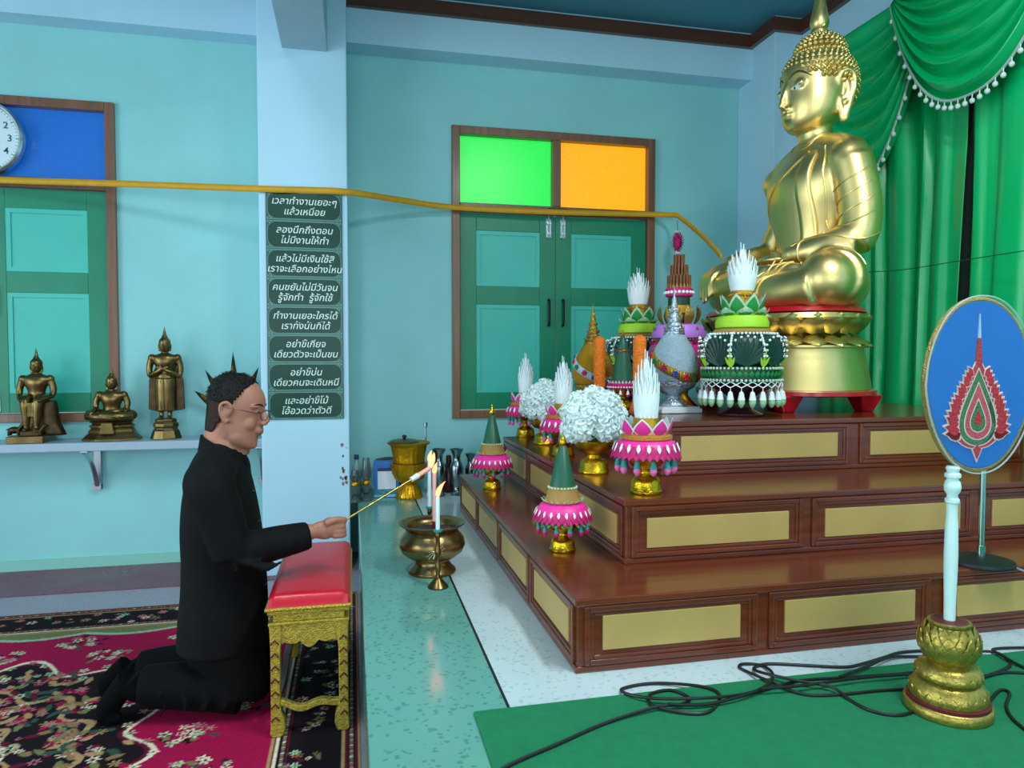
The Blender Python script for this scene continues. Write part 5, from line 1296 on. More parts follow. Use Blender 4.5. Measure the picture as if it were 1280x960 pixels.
# 2 small seated figure, legs folded, on a stepped base
sx_, Hs = statue_scale(141, 559, 466, Yb); s = Hs/.42
def seated(b, s, z0, sc=1.):
    q_ = lambda x, y, z: (x*s*sc, y*s*sc, z0+z*s*sc)
    for q in (1, -1):
        tb(b, [q_(q*.05, .02, .03), q_(q*.115, -.02, .032), q_(q*.125, -.035, .03)], [.04*s*sc, .036*s*sc, .03*s*sc]); tb(b, [q_(q*.125, -.035, .028), q_(q*.06, -.085, .026), q_(-q*.04, -.095, .028+.012*q)], [.032*s*sc, .028*s*sc, .018*s*sc])
    b.ell(q_(0, .0, .03), (.09*s*sc, .07*s*sc, .035*s*sc), 16, 8)
    b.loft([(z0+.03*s*sc, 0, .04*s*sc, .04*s*sc, .062*s*sc), (z0+.08*s*sc, 0, .034*s*sc, .036*s*sc, .05*s*sc), (z0+.13*s*sc, 0, .044*s*sc, .036*s*sc, .066*s*sc), (z0+.165*s*sc, 0, .036*s*sc, .034*s*sc, .072*s*sc), (z0+.19*s*sc, 0, .02*s*sc, .02*s*sc, .03*s*sc)], 22, 4, Matrix.Rotation(-PI/2, 4, 'Z'))
    for q in (1, -1):
        b.ell(q_(q*.071, 0, .160), (.025*s*sc, .024*s*sc, .025*s*sc), 14, 10)
        tb(b, [q_(q*.072, 0, .162), q_(q*.092, .0, .11), q_(q*.088, -.012, .068)], [.022*s*sc, .019*s*sc, .016*s*sc])
    tb(b, [q_(.088, -.012, .068), q_(.05, -.06, .06), q_(.0, -.07, .062)], [.016*s*sc, .014*s*sc, .010*s*sc])
    tb(b, [q_(-.088, -.012, .068), q_(-.09, -.05, .066), q_(-.092, -.08, .05)], [.016*s*sc, .014*s*sc, .010*s*sc])
    b.ell(q_(-.092, -.085, .04), (.014*s*sc, .010*s*sc, .026*s*sc), 8, 6)
    bhead(b, 0, 0, z0+.235*s*sc, .84*s*sc)
r = thing('buddha_figurine', 'smallest bronze figure on the shelf, sitting cross-legged on a wide stepped base', 'statue', (sx_, Yb, zs), 0, 'bronze figures on the wall shelf')
m = MB(); m.lathe([(.175, 0), (.172, .012), (.14, .045), (.132, .05), (.138, .058), (.128, .075), (.118, .082), (.130, .088), (.130, .102), (.112, .112), (.122, .120), (.13, .128), (.115, .136)], n=8, M=Matrix.Rotation(PI/8, 4, 'Z')); m.v = [(a*s*1.02, b_*s*.62, c*s*.92) for a, b_, c in m.v]; ba = m.build('stepped_base', Z_b, r, bev=.003)
m = MB(); m.poly([(-.04*s, .045*s), (.04*s, .045*s), (.03*s, .115*s), (-.03*s, .115*s)], -.108*s, -.085*s); m.build('apron_cloth', Z_b, ba, bev=.003)
b = MB(); seated(b, s, .125*s, .98); blob(b, 'body', Z_b, r, .0042, 3)
# 3 figure sitting upright with legs down, animals on its base
sx_, Hs = statue_scale(46, 561, 432, 4.78); s = Hs/.60
r = thing('buddha_figurine', 'bronze figure sitting upright with legs hanging down, leftmost on the shelf', 'statue', (sx_, 4.80, zs), 0, 'bronze figures on the wall shelf')
S_ = lambda *p: tuple(q*s for q in p)
m = MB(); m.span(S_(-.125, -.13, 0), S_(.075, .07, .045)); pl_ = m.build('plinth', Z_b, r, bev=.003)
m = MB(); m.span(S_(-.055, -.115, .045), S_(.05, -.05, .075)); m.build('foot_step', Z_d, pl_, bev=.004)
b = MB(); b.loft([(.035*s, 0, .055*s, .06*s, .135*s), (.06*s, 0, .06*s, .06*s, .125*s), (.12*s, 0, .055*s, .055*s, .10*s), (.20*s, 0, .05*s, .05*s, .088*s), (.255*s, 0, .045*s, .045*s, .08*s)], 24, 4, Matrix.Translation(S_(.02, .03, 0)) @ Matrix.Rotation(-PI/2, 4, 'Z')); blob(b, 'rock_seat', Z_d, r, .006, 4)
b = MB()
for q in (1, -1):
    tb(b, [S_(q*.03, .01, .265), S_(q*.036, -.06, .262), S_(q*.034, -.082, .24), S_(q*.030, -.085, .16), S_(q*.028, -.085, .085)], [.036*s, .033*s, .03*s, .024*s, .014*s]); b.ell(S_(q*.028, -.10, .082), S_(.014, .028, .010), 10, 6)
b.loft([(.16*s, 0, .02*s, .02*s, .05*s), (.20*s, 0, .022*s, .02*s, .055*s), (.25*s, 0, .026*s, .02*s, .06*s)], 20, 3, Matrix.Translation(S_(0, -.082, 0)) @ Matrix.Rotation(-PI/2, 4, 'Z'))
b.ell(S_(0, .01, .262), S_(.068, .05, .038), 16, 10)
b.loft([(.25*s, 0, .042*s, .04*s, .06*s), (.31*s, 0, .035*s, .035*s, .048*s), (.365*s, 0, .046*s, .038*s, .070*s), (.40*s, 0, .038*s, .034*s, .076*s), (.425*s, 0, .02*s, .02*s, .032*s)], 22, 4, Matrix.Rotation(-PI/2, 4, 'Z'))
for q in (1, -1):
    b.ell(S_(q*.075, 0, .392), (.026*s, .025*s, .026*s), 14, 10)
    tb(b, [S_(q*.076, 0, .395), S_(q*.094, .0, .33), S_(q*.09, -.015, .285)], [.023*s, .02*s, .017*s]); tb(b, [S_(q*.09, -.015, .285), S_(q*.075, -.06, .275), S_(q*.055, -.09, .268)], [.017*s, .014*s, .011*s]); b.ell(S_(q*.05, -.098, .262), S_(.014, .018, .010), 8, 6)
bhead(b, 0, 0, .472*s, .86*s); blob(b, 'body', Z_b, r, .0042, 3)
def animal(b, x, y, z, s, trunk):
    b.ell((x, y, z+.028*s), (.030*s, .018*s, .018*s), 12, 8)
    for i in (1, -1):
        for j in (1, -1): tb(b, [(x+i*.02*s, y+j*.010*s, z+.024*s), (x+i*.022*s, y+j*.011*s, z+.002)], [.008*s, .006*s], 6)
    tb(b, [(x+.022*s, y, z+.034*s), (x+.036*s, y, z+.052*s), (x+.040*s, y, z+.062*s)], [.012*s, .011*s, .010*s], 8); b.ell((x+.044*s, y, z+.062*s), (.015*s, .011*s, .012*s), 10, 6)
    if trunk: tb(b, [(x+.055*s, y, z+.062*s), (x+.066*s, y, z+.075*s), (x+.062*s, y, z+.095*s)], [.006*s, .005*s, .003*s], 6)
    tb(b, [(x-.028*s, y, z+.034*s), (x-.038*s, y, z+.028*s)], [.004*s, .003*s], 6)
b = MB(); animal(b, -.10*s, -.07*s, .045*s, 1.25*s, True); blob(b, 'elephant', Z_d, r, .0025, 1)
b = MB(); animal(b, .035*s, -.10*s, .045*s, 1.0*s, False); blob(b, 'monkey', Z_d, r, .0025, 1)
# 4 figure with a fan of serpent hoods, mostly behind the man's head
sx_, Hs = statue_scale(292, 557, 446, Yb); s = Hs/.52
r = thing('buddha_figurine', 'bronze figure with a fan of pointed spikes, mostly hidden behind the man', 'statue', (sx_, Yb, zs), 0, 'bronze figures on the wall shelf')
m = MB(); m.lathe([(.15, 0), (.15, .012), (.12, .03), (.10, .05), (.12, .07), (.125, .09), (.10, .10)], n=8); m.v = [(a*s, b_*s*.62, c*s) for a, b_, c in m.v]; m.build('stepped_base', Z_b, r, bev=.003)
b = MB(); seated(b, s, .10*s, .95); blob(b, 'body', Z_b, r, .0045, 3)
for k, (a, L) in enumerate(((-50, .36), (-27, .42), (0, .49), (24, .43), (44, .36))):
    a = math.radians(a); m = MB(); P = Vector((0, .05*s, .10*s)); d = Vector((math.sin(a), 0, math.cos(a)))
    m.leaf(P+d*(.14*s), (0, 1, 0), d, (L-.2)*s*1.08, .05*s, .008, -.08, hump=.3); m.build('hood_spike', Z_d, r, 50)
m = MB(); m.poly([(-.07*s, .10*s), (.07*s, .10*s), (.13*s, .22*s), (.11*s, .32*s), (.05*s, .37*s), (-.05*s, .37*s), (-.11*s, .32*s), (-.13*s, .22*s)], .045*s, .062*s); m.build('hood', Z_d, r, bev=.004)

# ------------------------------------------------------------------ wall clock
rc = (at(31, 174, Y=4.92).x-at(-42, 174, Y=4.92).x)*.99
cc_ = at(-22, 172, Y=4.92); R_ = at(31, 172, Y=4.92).x-cc_.x
r = thing('wall_clock', 'round white wall clock with black numerals at the left edge of the photo', 'clock', (cc_.x, 4.905, cc_.z))
RY = Matrix.Rotation(PI/2, 4, 'X')
m = MB(); m.lathe([(R_*.88, -.002), (R_*.90, .012), (R_*.95, .020), (R_, .010), (R_, -.03), (R_*.88, -.03)], n=64, M=RY); m.build('rim', mat('chrome_rim', '#c4cfd6', .2, .9), r, 40)
m = MB(); m.lathe([(R_*.92, -.012), (R_*.92, 0), (.001, .0005)], n=64, M=RY); dial = m.build('dial', mat('clock_dial_white', '#d4e6ee', .4), r)
dk = mat('clock_print', '#26384a', .5)
for k in range(1, 13):
    a = PI/2-TAU*k/12
    text_mesh(str(k), R_*.25, 'numeral', dk, dial, Matrix.Translation((R_*.67*math.cos(a), -.002, R_*.67*math.sin(a))) @ WALLM)
m = MB()
for k in range(60):
    a = TAU*k/60; L_ = .05 if k % 5 else .075
    m.box((0, 0, 0), (R_*L_, .001, R_*(.008 if k % 5 else .018)), Matrix.Translation((R_*.845*math.cos(a), -.0015, R_*.845*math.sin(a))) @ Matrix.Rotation(-a, 4, 'Y'))
m.build('minute_marks', dk, dial)
m = MB(); m.poly([(-.012, 0), (0, R_*.42), (.012, 0), (0, -.05)], -.008, -.005, M=Matrix.Rotation(math.radians(-100), 4, 'Y')); m.build('hour_hand', M_blackm, dial)
m = MB(); m.poly([(-.009, 0), (0, R_*.66), (.009, 0), (0, -.05)], -.012, -.010, M=Matrix.Rotation(math.radians(-170), 4, 'Y')); m.build('minute_hand', M_blackm, dial)

# ------------------------------------------------------------------ green proverb board on the column
YF = 4.5
a_ = at(331.5, 238, Y=YF-.008); b__ = at(430, 523, Y=YF-.008); w_ = b__.x-a_.x; h_ = a_.z-b__.z
r = thing('sign_board', 'tall dark green board with eight panels of white Thai lettering on the column', 'sign', ((a_.x+b__.x)/2, YF-.012, b__.z))
m = MB(); m.span((-w_/2, 0, 0), (w_/2, .0115, h_)); bd = m.build('board', mat('sign_green_border', '#1c5a58', .3, var=.25, vs=160), r, bev=.002)
sg = mat('sign_green', '#023f30', .32, spec=.3); wt = mat('sign_white', '#d8eee8', .5); ln_ = mat('sign_line', '#7fb3a4', .5)
T = ['เวลาทำงานเยอะๆ|แล้วเหนื่อย', 'ลองนึกถึงตอน|ไม่มีงานให้ทำ', 'แล้วไม่มีเงินใช้สิ|เราจะเลือกอย่างไหน', 'คนขยันไม่มีวันจน|รู้จักทำ  รู้จักใช้', 'ทำงานเยอะใครได้|เราทั้งนั้นที่ได้', 'อย่าขี้เกียจ|เดี๋ยวตัวจะเป็นขน', 'อย่าขี้บ่น|เดี๋ยวคนจะเดินหนี', 'และอย่าขี้โม้|โอ้อวดว่าตัวดี']
ph_ = h_/8
def rrect(cx, cz, w, h, rr, n=7):
    P = []
    for (sx_, sz_, a0) in ((1, 1, 0), (-1, 1, PI/2), (-1, -1, PI), (1, -1, 3*PI/2)):
        for i in range(n+1): t = a0+PI/2*i/n; P.append((cx+sx_*(w/2-rr)+rr*math.cos(t), cz+sz_*(h/2-rr)+rr*math.sin(t)))
    return P
for k in range(8):
    zc_ = h_-ph_*(k+.5)
    m = MB(); m.poly(rrect(0, zc_, w_*.95, ph_*.90, ph_*.30), -.0022, .001); pn = m.build('panel', sg, bd)
    m = MB(); m.tube([(x, -.0022, z) for x, z in rrect(0, zc_, w_*.95, ph_*.90, ph_*.30)], .0011, 5, True)
    for q in (1, -1): m.span((-w_*.48, -.001, zc_+q*ph_*.47-.0008), (w_*.48, .0005, zc_+q*ph_*.47+.0008))
    for q in (1, -1):
        for q2 in (1, -1):
            for j in range(3): m.ell((q*w_*(.475-.022*j), -.0005, zc_+q2*ph_*(.44-.045*(j % 2))), (.0035, .0012, .0035), 6, 4)
    m.build('panel_outline', ln_, pn)
    for j, tx in enumerate(T[k].split('|')):
        text_mesh(tx, ph_*.33, 'lettering', wt, pn, Matrix.Translation((0, -.0028, zc_+ph_*(.155-.36*j))) @ WALLM, shear=.22)

# ------------------------------------------------------------------ yellow ribbon from the left wall over the column to the statue
pts = [at(-80, 221, Y=4.86), at(0, 225, Y=4.84), at(160, 230, Y=4.70), at(325, 236, Y=4.485), at(380, 237.5, Y=4.485), at(434, 240, Y=4.485), at(500, 250, Y=4.72), at(566, 259, Y=4.865), at(690, 265, Y=4.865), at(815, 268, Y=4.865), at(846, 269, Y=4.72)]
hand = Vector((BX-.155+.02, BY+.40, 1.87))
tail = [at(862, 281, Y=4.5), at(884, 301, Y=4.05), at(902, 321, Y=3.68)]
pth = spline(pts, 4)+spline([pts[-1]]+tail, 5)[1:]
m = MB(); vs = []; hw_ = .019
for i, p in enumerate(pth): vs += [p+Vector((0, 0, hw_)), p-Vector((0, 0, hw_))]
m.add(vs, [[2*i, 2*i+1, 2*i+3, 2*i+2] for i in range(len(pth)-1)])
o = m.build('ribbon', mat('yellow_ribbon', '#d09a1c', .6, var=.06, vs=20), None, True, solid=.003)
props(o, 'long yellow cloth ribbon strung across the room to the statue', 'ribbon')
# pink flower ball hanging from the ribbon
q = at(847, 303, Y=4.70)
r = thing('flower_pendant', 'pink flower ball hanging on a thread from the yellow ribbon', 'garland', q, 0, None, 1.35)
m = MB(); rnd = random.Random(2)
m.ell((0, 0, 0), (.022, .022, .042), 12, 8)
for i in range(90):
    zc_ = 1-2*(i+.5)/90; f_ = i*2.39996; d = Vector((math.sqrt(1-zc_*zc_)*math.cos(f_), math.sqrt(1-zc_*zc_)*math.sin(f_), zc_)); m.leaf((d.x*.022, d.y*.022, d.z*.044), (0, 0, 1) if abs(d.z) < .9 else (1, 0, 0), d, .012, .013, .001, .2, n=3)
m.build('flower_ball', mat('deep_pink_flower', '#c0186c', .6, var=.2, vs=60), r, 60)
m = MB(); m.tube([(0, 0, .045), (0, .005, .118)], .0014, 5); m.build('thread', M_blackm, r)
m = MB(); petals(m, .004, .05, 10, .014, .010, .8); droop(m, .004, -.048, 8, .014, .009, .6); m.build('white_bud', G_white, r, 50)
# thin thread along the curtain
o = MB().tube(spline([at(1085, 340, X=2.93), at(1130, 337, X=2.93), at(1200, 326, X=2.93), at(1290, 312, X=2.93)], 6), .0022, 5).build('thread', mat('dark_green_thread', '#0a4a34', .6), None, True)
props(o, 'thin thread stretched across the green curtain from the statue to the right edge', 'thread')
# ------------------------------------------------------------------ kneeling man
P_skin = mat('skin', '#a8705a', .5, var=.06, vs=25, sub=.08)
P_hair = mat('black_hair', '#0a0808', .6, spec=.25, var=.3, vs=80, bump=.8, bs=160)
P_cloth = mat('black_wool', '#040508', .8, var=.2, vs=20, bump=.15, bs=120, spec=.2)
P_trou = mat('black_trousers', '#030406', .85, spec=.15, bump=.1, bs=120)
P_sock = mat('black_sock', '#040507', .9, spec=.1, bump=.2, bs=200)
YM = 2.86
def pm(x, y, Y=YM): return at(x, y, Y=Y)
man = thing('person', 'man kneeling at the bench in a black suit and glasses, holding a lighting taper', 'person', (-.45, YM, .007))
ML = -Vector(man.location)
def L(p): return Vector(p)+ML
def tb2(b, pts, rad, n=14, flat=None): b.tube(spline([L(p) for p in pts], 6), list(np.interp(np.linspace(0, len(rad)-1, 6*(len(pts)-1)+1), range(len(rad)), rad)), n, flat=flat)
Yn, Yf = YM-.19, YM+.19          # near and far shoulder
# joints
hc = pm(296, 514); wr = pm(391, 664, 2.74); kn = pm(425, 658, 2.76)
sh_n = pm(262, 604, Yn); el_n = pm(296, 690, 2.66)
HS = 1.11                         # head size
HM = Matrix.Translation(L(hc)) @ Matrix.Rotation(math.radians(-9), 4, 'Z') @ Matrix.Rotation(math.radians(10), 4, 'Y') @ Matrix.Scale(HS, 4)
def hp(x, y, z): return HM @ Vector((x, y, z))
class HB(MB):                     # builder in head coordinates: x forward, -y his right, z up
    def e(s, c, r, rot=(0, 0, 0), n=18, m=12):
        from mathutils import Euler
        return s.ell((0, 0, 0), r, n, m, HM @ Matrix.Translation(c) @ Euler([math.radians(a) for a in rot]).to_matrix().to_4x4())
    def t(s, pts, rad, n=10):
        P = [hp(*p) for p in spline(pts, 5)]; R = rad if not isinstance(rad, list) else list(np.interp(np.linspace(0, len(rad)-1, len(P)), range(len(rad)), rad))
        R = [q*HS for q in R] if isinstance(R, list) else R*HS
        return s.tube(P, R, n)
b = HB()
b.loft([(-.118, .052, .022, .03, .022), (-.112, .048, .036, .05, .040), (-.095, .038, .046, .075, .054), (-.07, .028, .054, .085, .061), (-.04, .018, .064, .09, .066), (-.01, .008, .076, .095, .070), (.02, .002, .088, .098, .074), (.05, -.002, .090, .096, .076), (.08, -.006, .080, .086, .071), (.105, -.01, .058, .066, .055), (.118, -.012, .028, .035, .03)], 32, 5, HM)
b.t([(.080, 0, .032), (.088, 0, .012), (.100, 0, -.010), (.104, 0, -.022)], [.008, .009, .0115, .013])
for s in (1, -1):
    b.e((.094, s*.011, -.026), (.013, .010, .009)); b.e((.060, s*.034, .031), (.022, .026, .010), (0, 0, -s*20))     # nostril, brow ridge
    b.e((.052, s*.034, -.030), (.028, .026, .030)); b.e((.070, s*.030, .010), (.014, .016, .010))                    # cheek, eyelid
    b.e((.028, s*.036, -.072), (.036, .026, .034))                                                                  # jowl
    # ear
    ear = [(-.012, s*.073, -.022), (.004, s*.078, .004), (.004, s*.083, .022), (-.010, s*.088, .034), (-.026, s*.090, .026), (-.028, s*.088, .004), (-.018, s*.083, -.018), (-.008, s*.077, -.032), (-.002, s*.074, -.022)]
    b.t(ear, [.0058, .0055, .006, .0062, .0062, .0062, .0065, .0085, .0065], 8); b.e((-.012, s*.078, .004), (.013, .007, .024), (0, 0, 0))
b.e((.078, 0, -.052), (.021, .026, .018)); b.e((.086, 0, -.053), (.011, .021, .0048)); b.e((.084, 0, -.064), (.011, .018, .0055)); b.e((.064, 0, -.098), (.022, .024, .018))
# neck, then a body under the clothes, one skin from head to hands
neck = [hp(-.015, 0, -.04), hp(-.035, 0, -.10), L(pm(277, 566)), L(pm(272, 592))]
b.tube(spline(neck, 5), list(np.interp(np.linspace(0, 3, 16), range(4), [.062*HS, .060*HS, .072, .085])), 18)
b.tube(spline([hp(.03, 0, -.085), L(pm(298, 566))], 4), [.045, .04, .04, .04, .04], 12)
def trunk(b, g=1., low=820):
    rows = [(560, 259, 300, .075), (570, 249, 304, .105), (582, 241, 309, .15), (600, 234, 314, .19), (630, 229, 321, .205), (665, 227, 327, .20), (700, 228, 331, .19), (740, 227, 334, .195), (770, 224, 335, .20), (low, 222, 335, .20)]
    lv = []
    for (y, xa, xb, hw_) in rows:
        a, c = L(pm(xa, y)), L(pm(xb, y)); mx_ = (a.x+c.x)/2; h = (c.x-a.x)/2*g; lv.append((a.z, mx_, h, h, hw_*g))
    b.loft(list(reversed(lv)), 32, 5, None, .92)
trunk(b, .88, 782)
b2 = [(sh_n, el_n), ]
tb2(b, [sh_n+Vector((.0, .03, 0)), (sh_n+el_n)/2, el_n], [.060, .052, .044]); tb2(b, [el_n, (el_n+wr)/2, wr], [.044, .040, .029])
sh_f = Vector((sh_n.x, Yf, sh_n.z)); el_f = Vector((sh_n.x+.03, Yf+.06, sh_n.z-.27)); wr_f = Vector((sh_n.x+.05, Yf+.05, sh_n.z-.48))
tb2(b, [sh_f-Vector((0, .03, 0)), (sh_f+el_f)/2, el_f], [.060, .052, .044]); tb2(b, [el_f, (el_f+wr_f)/2, wr_f], [.044, .038, .029])
# legs under the trousers
kneeZ = .075
kn_n = pm(322, 870, 2.76); kn_f = Vector((kn_n.x+.0, 3.0, kn_n.z))
hip = pm(278, 770)
an_n = pm(178, 858, 2.79); an_f = pm(176, 838, 3.02)
for (k, a, yy) in ((kn_n, an_n, 2.78), (kn_f, an_f, 2.96)):
    kk = Vector((k.x-.08, k.y, .095)); tb2(b, [(hip.x, yy, hip.z), (hip.x+.03, (yy+k.y)/2, .25), kk], [.075, .07, .05]); tb2(b, [kk, (kk+a)/2, a], [.05, .05, .036])
# near hand: fist round the taper, thumb and index on top
hd = (kn-wr).normalized(); hs = Vector((0, -1, 0)); hu = hd.cross(hs).normalized()*-1
hu = Vector((0, 0, 1))-hd*hd.z; hu.normalize(); hs = hd.cross(hu)     # hs towards the camera side or away
if hs.y > 0: hs = -hs
def hq(f, u, s): return wr+hd*f+hu*u+hs*s
def eb(b, c, r, n=14, m=10):
    M = Matrix((hd, hu, hs)).transposed().to_4x4(); M.translation = L(c); b.ell((0, 0, 0), r, n, m, M)
eb(b, hq(.028, 0, 0), (.04, .034, .026)); eb(b, hq(.062, .004, .004), (.036, .040, .026)); eb(b, hq(.045, -.012, .0), (.035, .028, .024))
for k, (u, ln) in enumerate(((.026, .030), (.007, .036), (-.011, .033), (-.027, .026))):   # fingers curl round, knuckles forward
    tb2(b, [hq(.07, u, .016), hq(.10+.002*(k == 1), u-.003, .018), hq(.114, u-.006, .002), hq(.108, u-.006, -.016), hq(.088, u-.004, -.022)], [.0125, .0118, .0108, .0098, .0085], 10)
tb2(b, [hq(.045, .026, .022), hq(.075, .034, .026), hq(.105, .030, .018), hq(.126, .022, .008)], [.0145, .0135, .0120, .0095], 10)   # thumb along the taper
tb2(b, [hq(.09, .024, .004), hq(.115, .020, -.006), hq(.126, .010, -.010)], [.0115, .0105, .009], 10)
# far hand hangs by the thigh
for k in range(4): tb2(b, [wr_f+Vector((.02, 0, -.04)), wr_f+Vector((.035+.002*k, -.022+.015*k, -.085)), wr_f+Vector((.025, -.024+.015*k, -.125-.004*(k in (1, 2))))], [.013, .0105, .008], 8)
tb2(b, [wr_f, wr_f+Vector((.02, 0, -.055))], [.028, .032], 12); tb2(b, [wr_f+Vector((.02, -.02, -.02)), wr_f+Vector((.05, -.03, -.06)), wr_f+Vector((.05, -.03, -.085))], [.013, .0105, .008], 8)
body_m = blob(b, 'body', P_skin, man, .0042, 3)
bvm = surf(body_m)
# fingernail of the thumb
# hair: a shell over the skull with receding temples
def hair_fn(x, y, z):
    ay = abs(y)
    if x > .075 - .25*ay: return False
    lo_ = -.085 if x < -.055 else (-.085+ (x+.055)*1.9)
    if x > -.022: lo_ = max(lo_, .022+.35*max(0, x+.0))
    if x > .022: lo_ = max(lo_, .05+1.25*(x-.022))
    return z > lo_
hb = HB(); lay = []
cap = [(-.085, -.04, .035, .048, .052), (-.06, -.025, .06, .067, .064), (-.03, -.012, .078, .082, .0715), (0, -.004, .086, .0925, .0755), (.03, -.002, .0905, .0985, .0785), (.06, -.005, .089, .095, .0785), (.09, -.009, .075, .082, .070), (.112, -.012, .052, .06, .05), (.127, -.014, .02, .024, .02)]
Pq = spline([(c[0], c[1], c[2]) for c in cap], 6); Qq = spline([(c[3], c[4], 0) for c in cap], 6); NN = 64
Vx = []; keep = []
for p_, q_ in zip(Pq, Qq):
    for i in range(NN):
        t = TAU*i/NN; c, d = math.cos(t), math.sin(t); x = p_.y+(p_.z if c > 0 else q_.x)*c; y = q_.y*d
        Vx.append((x, y, p_.x)); keep.append(hair_fn(x, y, p_.x))
fs = []
for j in range(len(Pq)-1):
    for i in range(NN):
        k = [j*NN+i, j*NN+(i+1) % NN, (j+1)*NN+(i+1) % NN, (j+1)*NN+i]
        if sum(keep[a] for a in k) >= 3: fs.append(k)
fs.append([(len(Pq)-1)*NN+i for i in range(NN)])
rnd = random.Random(8)
hb.add([hp(x*(1+.0*rnd.random()), y, z) for x, y, z in Vx], fs)
ALLF = hb.f
hb_f = [f for f in hb.f if len(f) > 4 or max(Vx[a][2]-.25*max(0, Vx[a][0]) for a in f) > .030 or max(Vx[a][0] for a in f) < -.078]; lowf = [f for f in hb.f if f not in hb_f]; allv = list(hb.v); hb.f = hb_f
used = sorted({i for f in hb.f for i in f}); mp_ = {a: i for i, a in enumerate(used)}; hb.v = [hb.v[a] for a in used]; hb.f = [[mp_[i] for i in f] for f in hb.f]
ho = hb.build('hair', P_hair, man, True, solid=.005)
fb = HB(); u2 = sorted({i for f in lowf for i in f}); m2 = {a: i for i, a in enumerate(u2)}; fb.add([allv[a] for a in u2], [[m2[i] for i in f] for f in lowf]); fb.build('hair_fade', mat('short_cropped_hair', '#33251f', .75, spec=.2, var=.35, vs=120, bump=.5, bs=250), ho, True, solid=.003)
# short strands that break up the outline and hairline
hs_ = MB()
for i in range(900):
    a = rnd.randrange(len(Vx)); 
    if not keep[a] or Vx[a][2] < .03: continue
    x, y, z = Vx[a]; c0 = hp(x, y, z); nrm = (hp(x*1.05, y*1.05, z*1.05+.002)-c0).normalized(); d = (nrm*.5+Vector((rnd.uniform(-.6, .2), rnd.uniform(-.3, .3), rnd.uniform(-.5, .3)))).normalized()
    hs_.tube([c0-nrm*.002, c0+nrm*.002+d*.004, c0+nrm*.002+d*.009], [.0016, .0013, .0004], 4)
hs_.build('hair_strands', P_hair, ho)
# eyes, brows, lips
def face_pt(y, z, off=.001):
    o_ = hp(.25, y, z); d = (hp(-.1, y, z)-o_).normalized(); q, n_, _, _ = bvm.ray_cast(o_, d); return (q-d*off) if q else hp(.08, y, z)
for s in (1, -1):
    m = MB(); m.tube([face_pt(s*(.018+.03*t), .010+.003*math.sin(PI*t), .0008) for t in [i/6 for i in range(7)]], [.001, .0022, .0028, .003, .0028, .0022, .001], 6); m.build('eye', mat('dark_eye', '#1a1210', .3), man, True)
    m = MB(); m.tube([face_pt(s*(.014+.042*t), .033+.006*math.sin(PI*t*.9), .0005) for t in [i/6 for i in range(7)]], [.0015, .003, .0034, .0034, .003, .0024, .001], 6); m.build('eyebrow', P_hair, man, True)
m = MB(); m.tube([face_pt(-.024+.048*t, -.0585-.002*abs(2*t-1), .0006) for t in [i/8 for i in range(9)]], [.0008, .0016, .002, .002, .002, .002, .002, .0016, .0008], 6); m.build('lips', mat('lip_line', '#7a4238', .5), man, True)
# glasses
g = MB(); gl_c = mat('glasses_metal', '#3a3230', .3, .8)
for s in (1, -1):
    c = (.108, s*.033, .006); g.tube([hp(c[0]-.012*abs(math.cos(t))*(1 if math.cos(t)*s > 0 else 0), c[1]+.0245*math.cos(t), c[2]+.0175*math.sin(t)*(1 if abs(math.sin(t)) < .8 else .96)) for t in [TAU*i/24 for i in range(24)]], .0013, 6, True)
    g.tube([hp(.096, s*.057, .012), hp(.06, s*.075, .014), hp(.0, s*.083, .018), hp(-.018, s*.082, .010)], .0014, 6)
g.tube(spline([hp(.108, -.009, .008), hp(.112, 0, .012), hp(.108, .009, .008)], 4), .0013, 6)
gf = g.build('glasses', gl_c, man, True)
for s in (1, -1):
    m = MB(); m.ell((0, 0, 0), (.0006, .0235, .0165), 24, 10, HM @ Matrix.Translation((.105, s*.033, .006)) @ Matrix.Rotation(s*.2, 4, 'Z')); m.build('lens', mat('lens_glass', '#e8f4f4', .05, alpha=.10, spec=.7), gf, True)
# jacket: trunk, two sleeves, stand collar
b = MB(); trunk(b, 1.0, 805)
tb2(b, [sh_n+Vector((.0, .045, .005)), sh_n+Vector((.0, -.005, -.01)), (sh_n+el_n)/2+Vector((-.005, -.01, 0)), el_n+Vector((-.01, -.005, -.01))], [.085, .088, .078, .070], 20)
tb2(b, [el_n+Vector((-.015, 0, -.005)), (el_n+wr)/2+Vector((0, 0, -.006)), pm(386, 669, 2.735)], [.068, .062, .051], 20)
tb2(b, [sh_f+Vector((0, -.045, .005)), sh_f+Vector((0, .005, -.01)), (sh_f+el_f)/2, el_f], [.085, .088, .078, .068], 20)
tb2(b, [el_f, (el_f+wr_f)/2, wr_f+Vector((0, 0, .01))], [.066, .058, .048], 20)
# folds
rnd = random.Random(5)
for k in range(5): tb2(b, [el_n+Vector((-.05+.03*k, -.05, .04-.022*k)), el_n+Vector((-.01+.03*k, -.06, -.01-.01*k)), el_n+Vector((.04+.03*k, -.045, -.03))], [.006, .011, .006], 8)
for k in range(4): tb2(b, [pm(262+14*k, 640+18*k, YM-.19), pm(285+10*k, 665+14*k, YM-.205), pm(312+4*k, 676+12*k, YM-.19)], [.005, .010, .005], 8)
tb2(b, [pm(272, 574), pm(268, 585, YM-.09), pm(264, 598, YM-.17)], [.075, .082, .085], 18); tb2(b, [pm(272, 574), pm(268, 585, YM+.09), pm(264, 598, YM+.17)], [.075, .082, .085], 18)
jk = blob(b, 'jacket', P_cloth, man, .007, 7)
m = MB(); ctop = []
for i in range(28):
    t = TAU*i/28; base = pm(278, 562); c = L(base)+Vector((.076*math.cos(t)+.004, .072*math.sin(t), .0)); c.z += -.036*math.cos(t)+.022
    ctop.append(c)
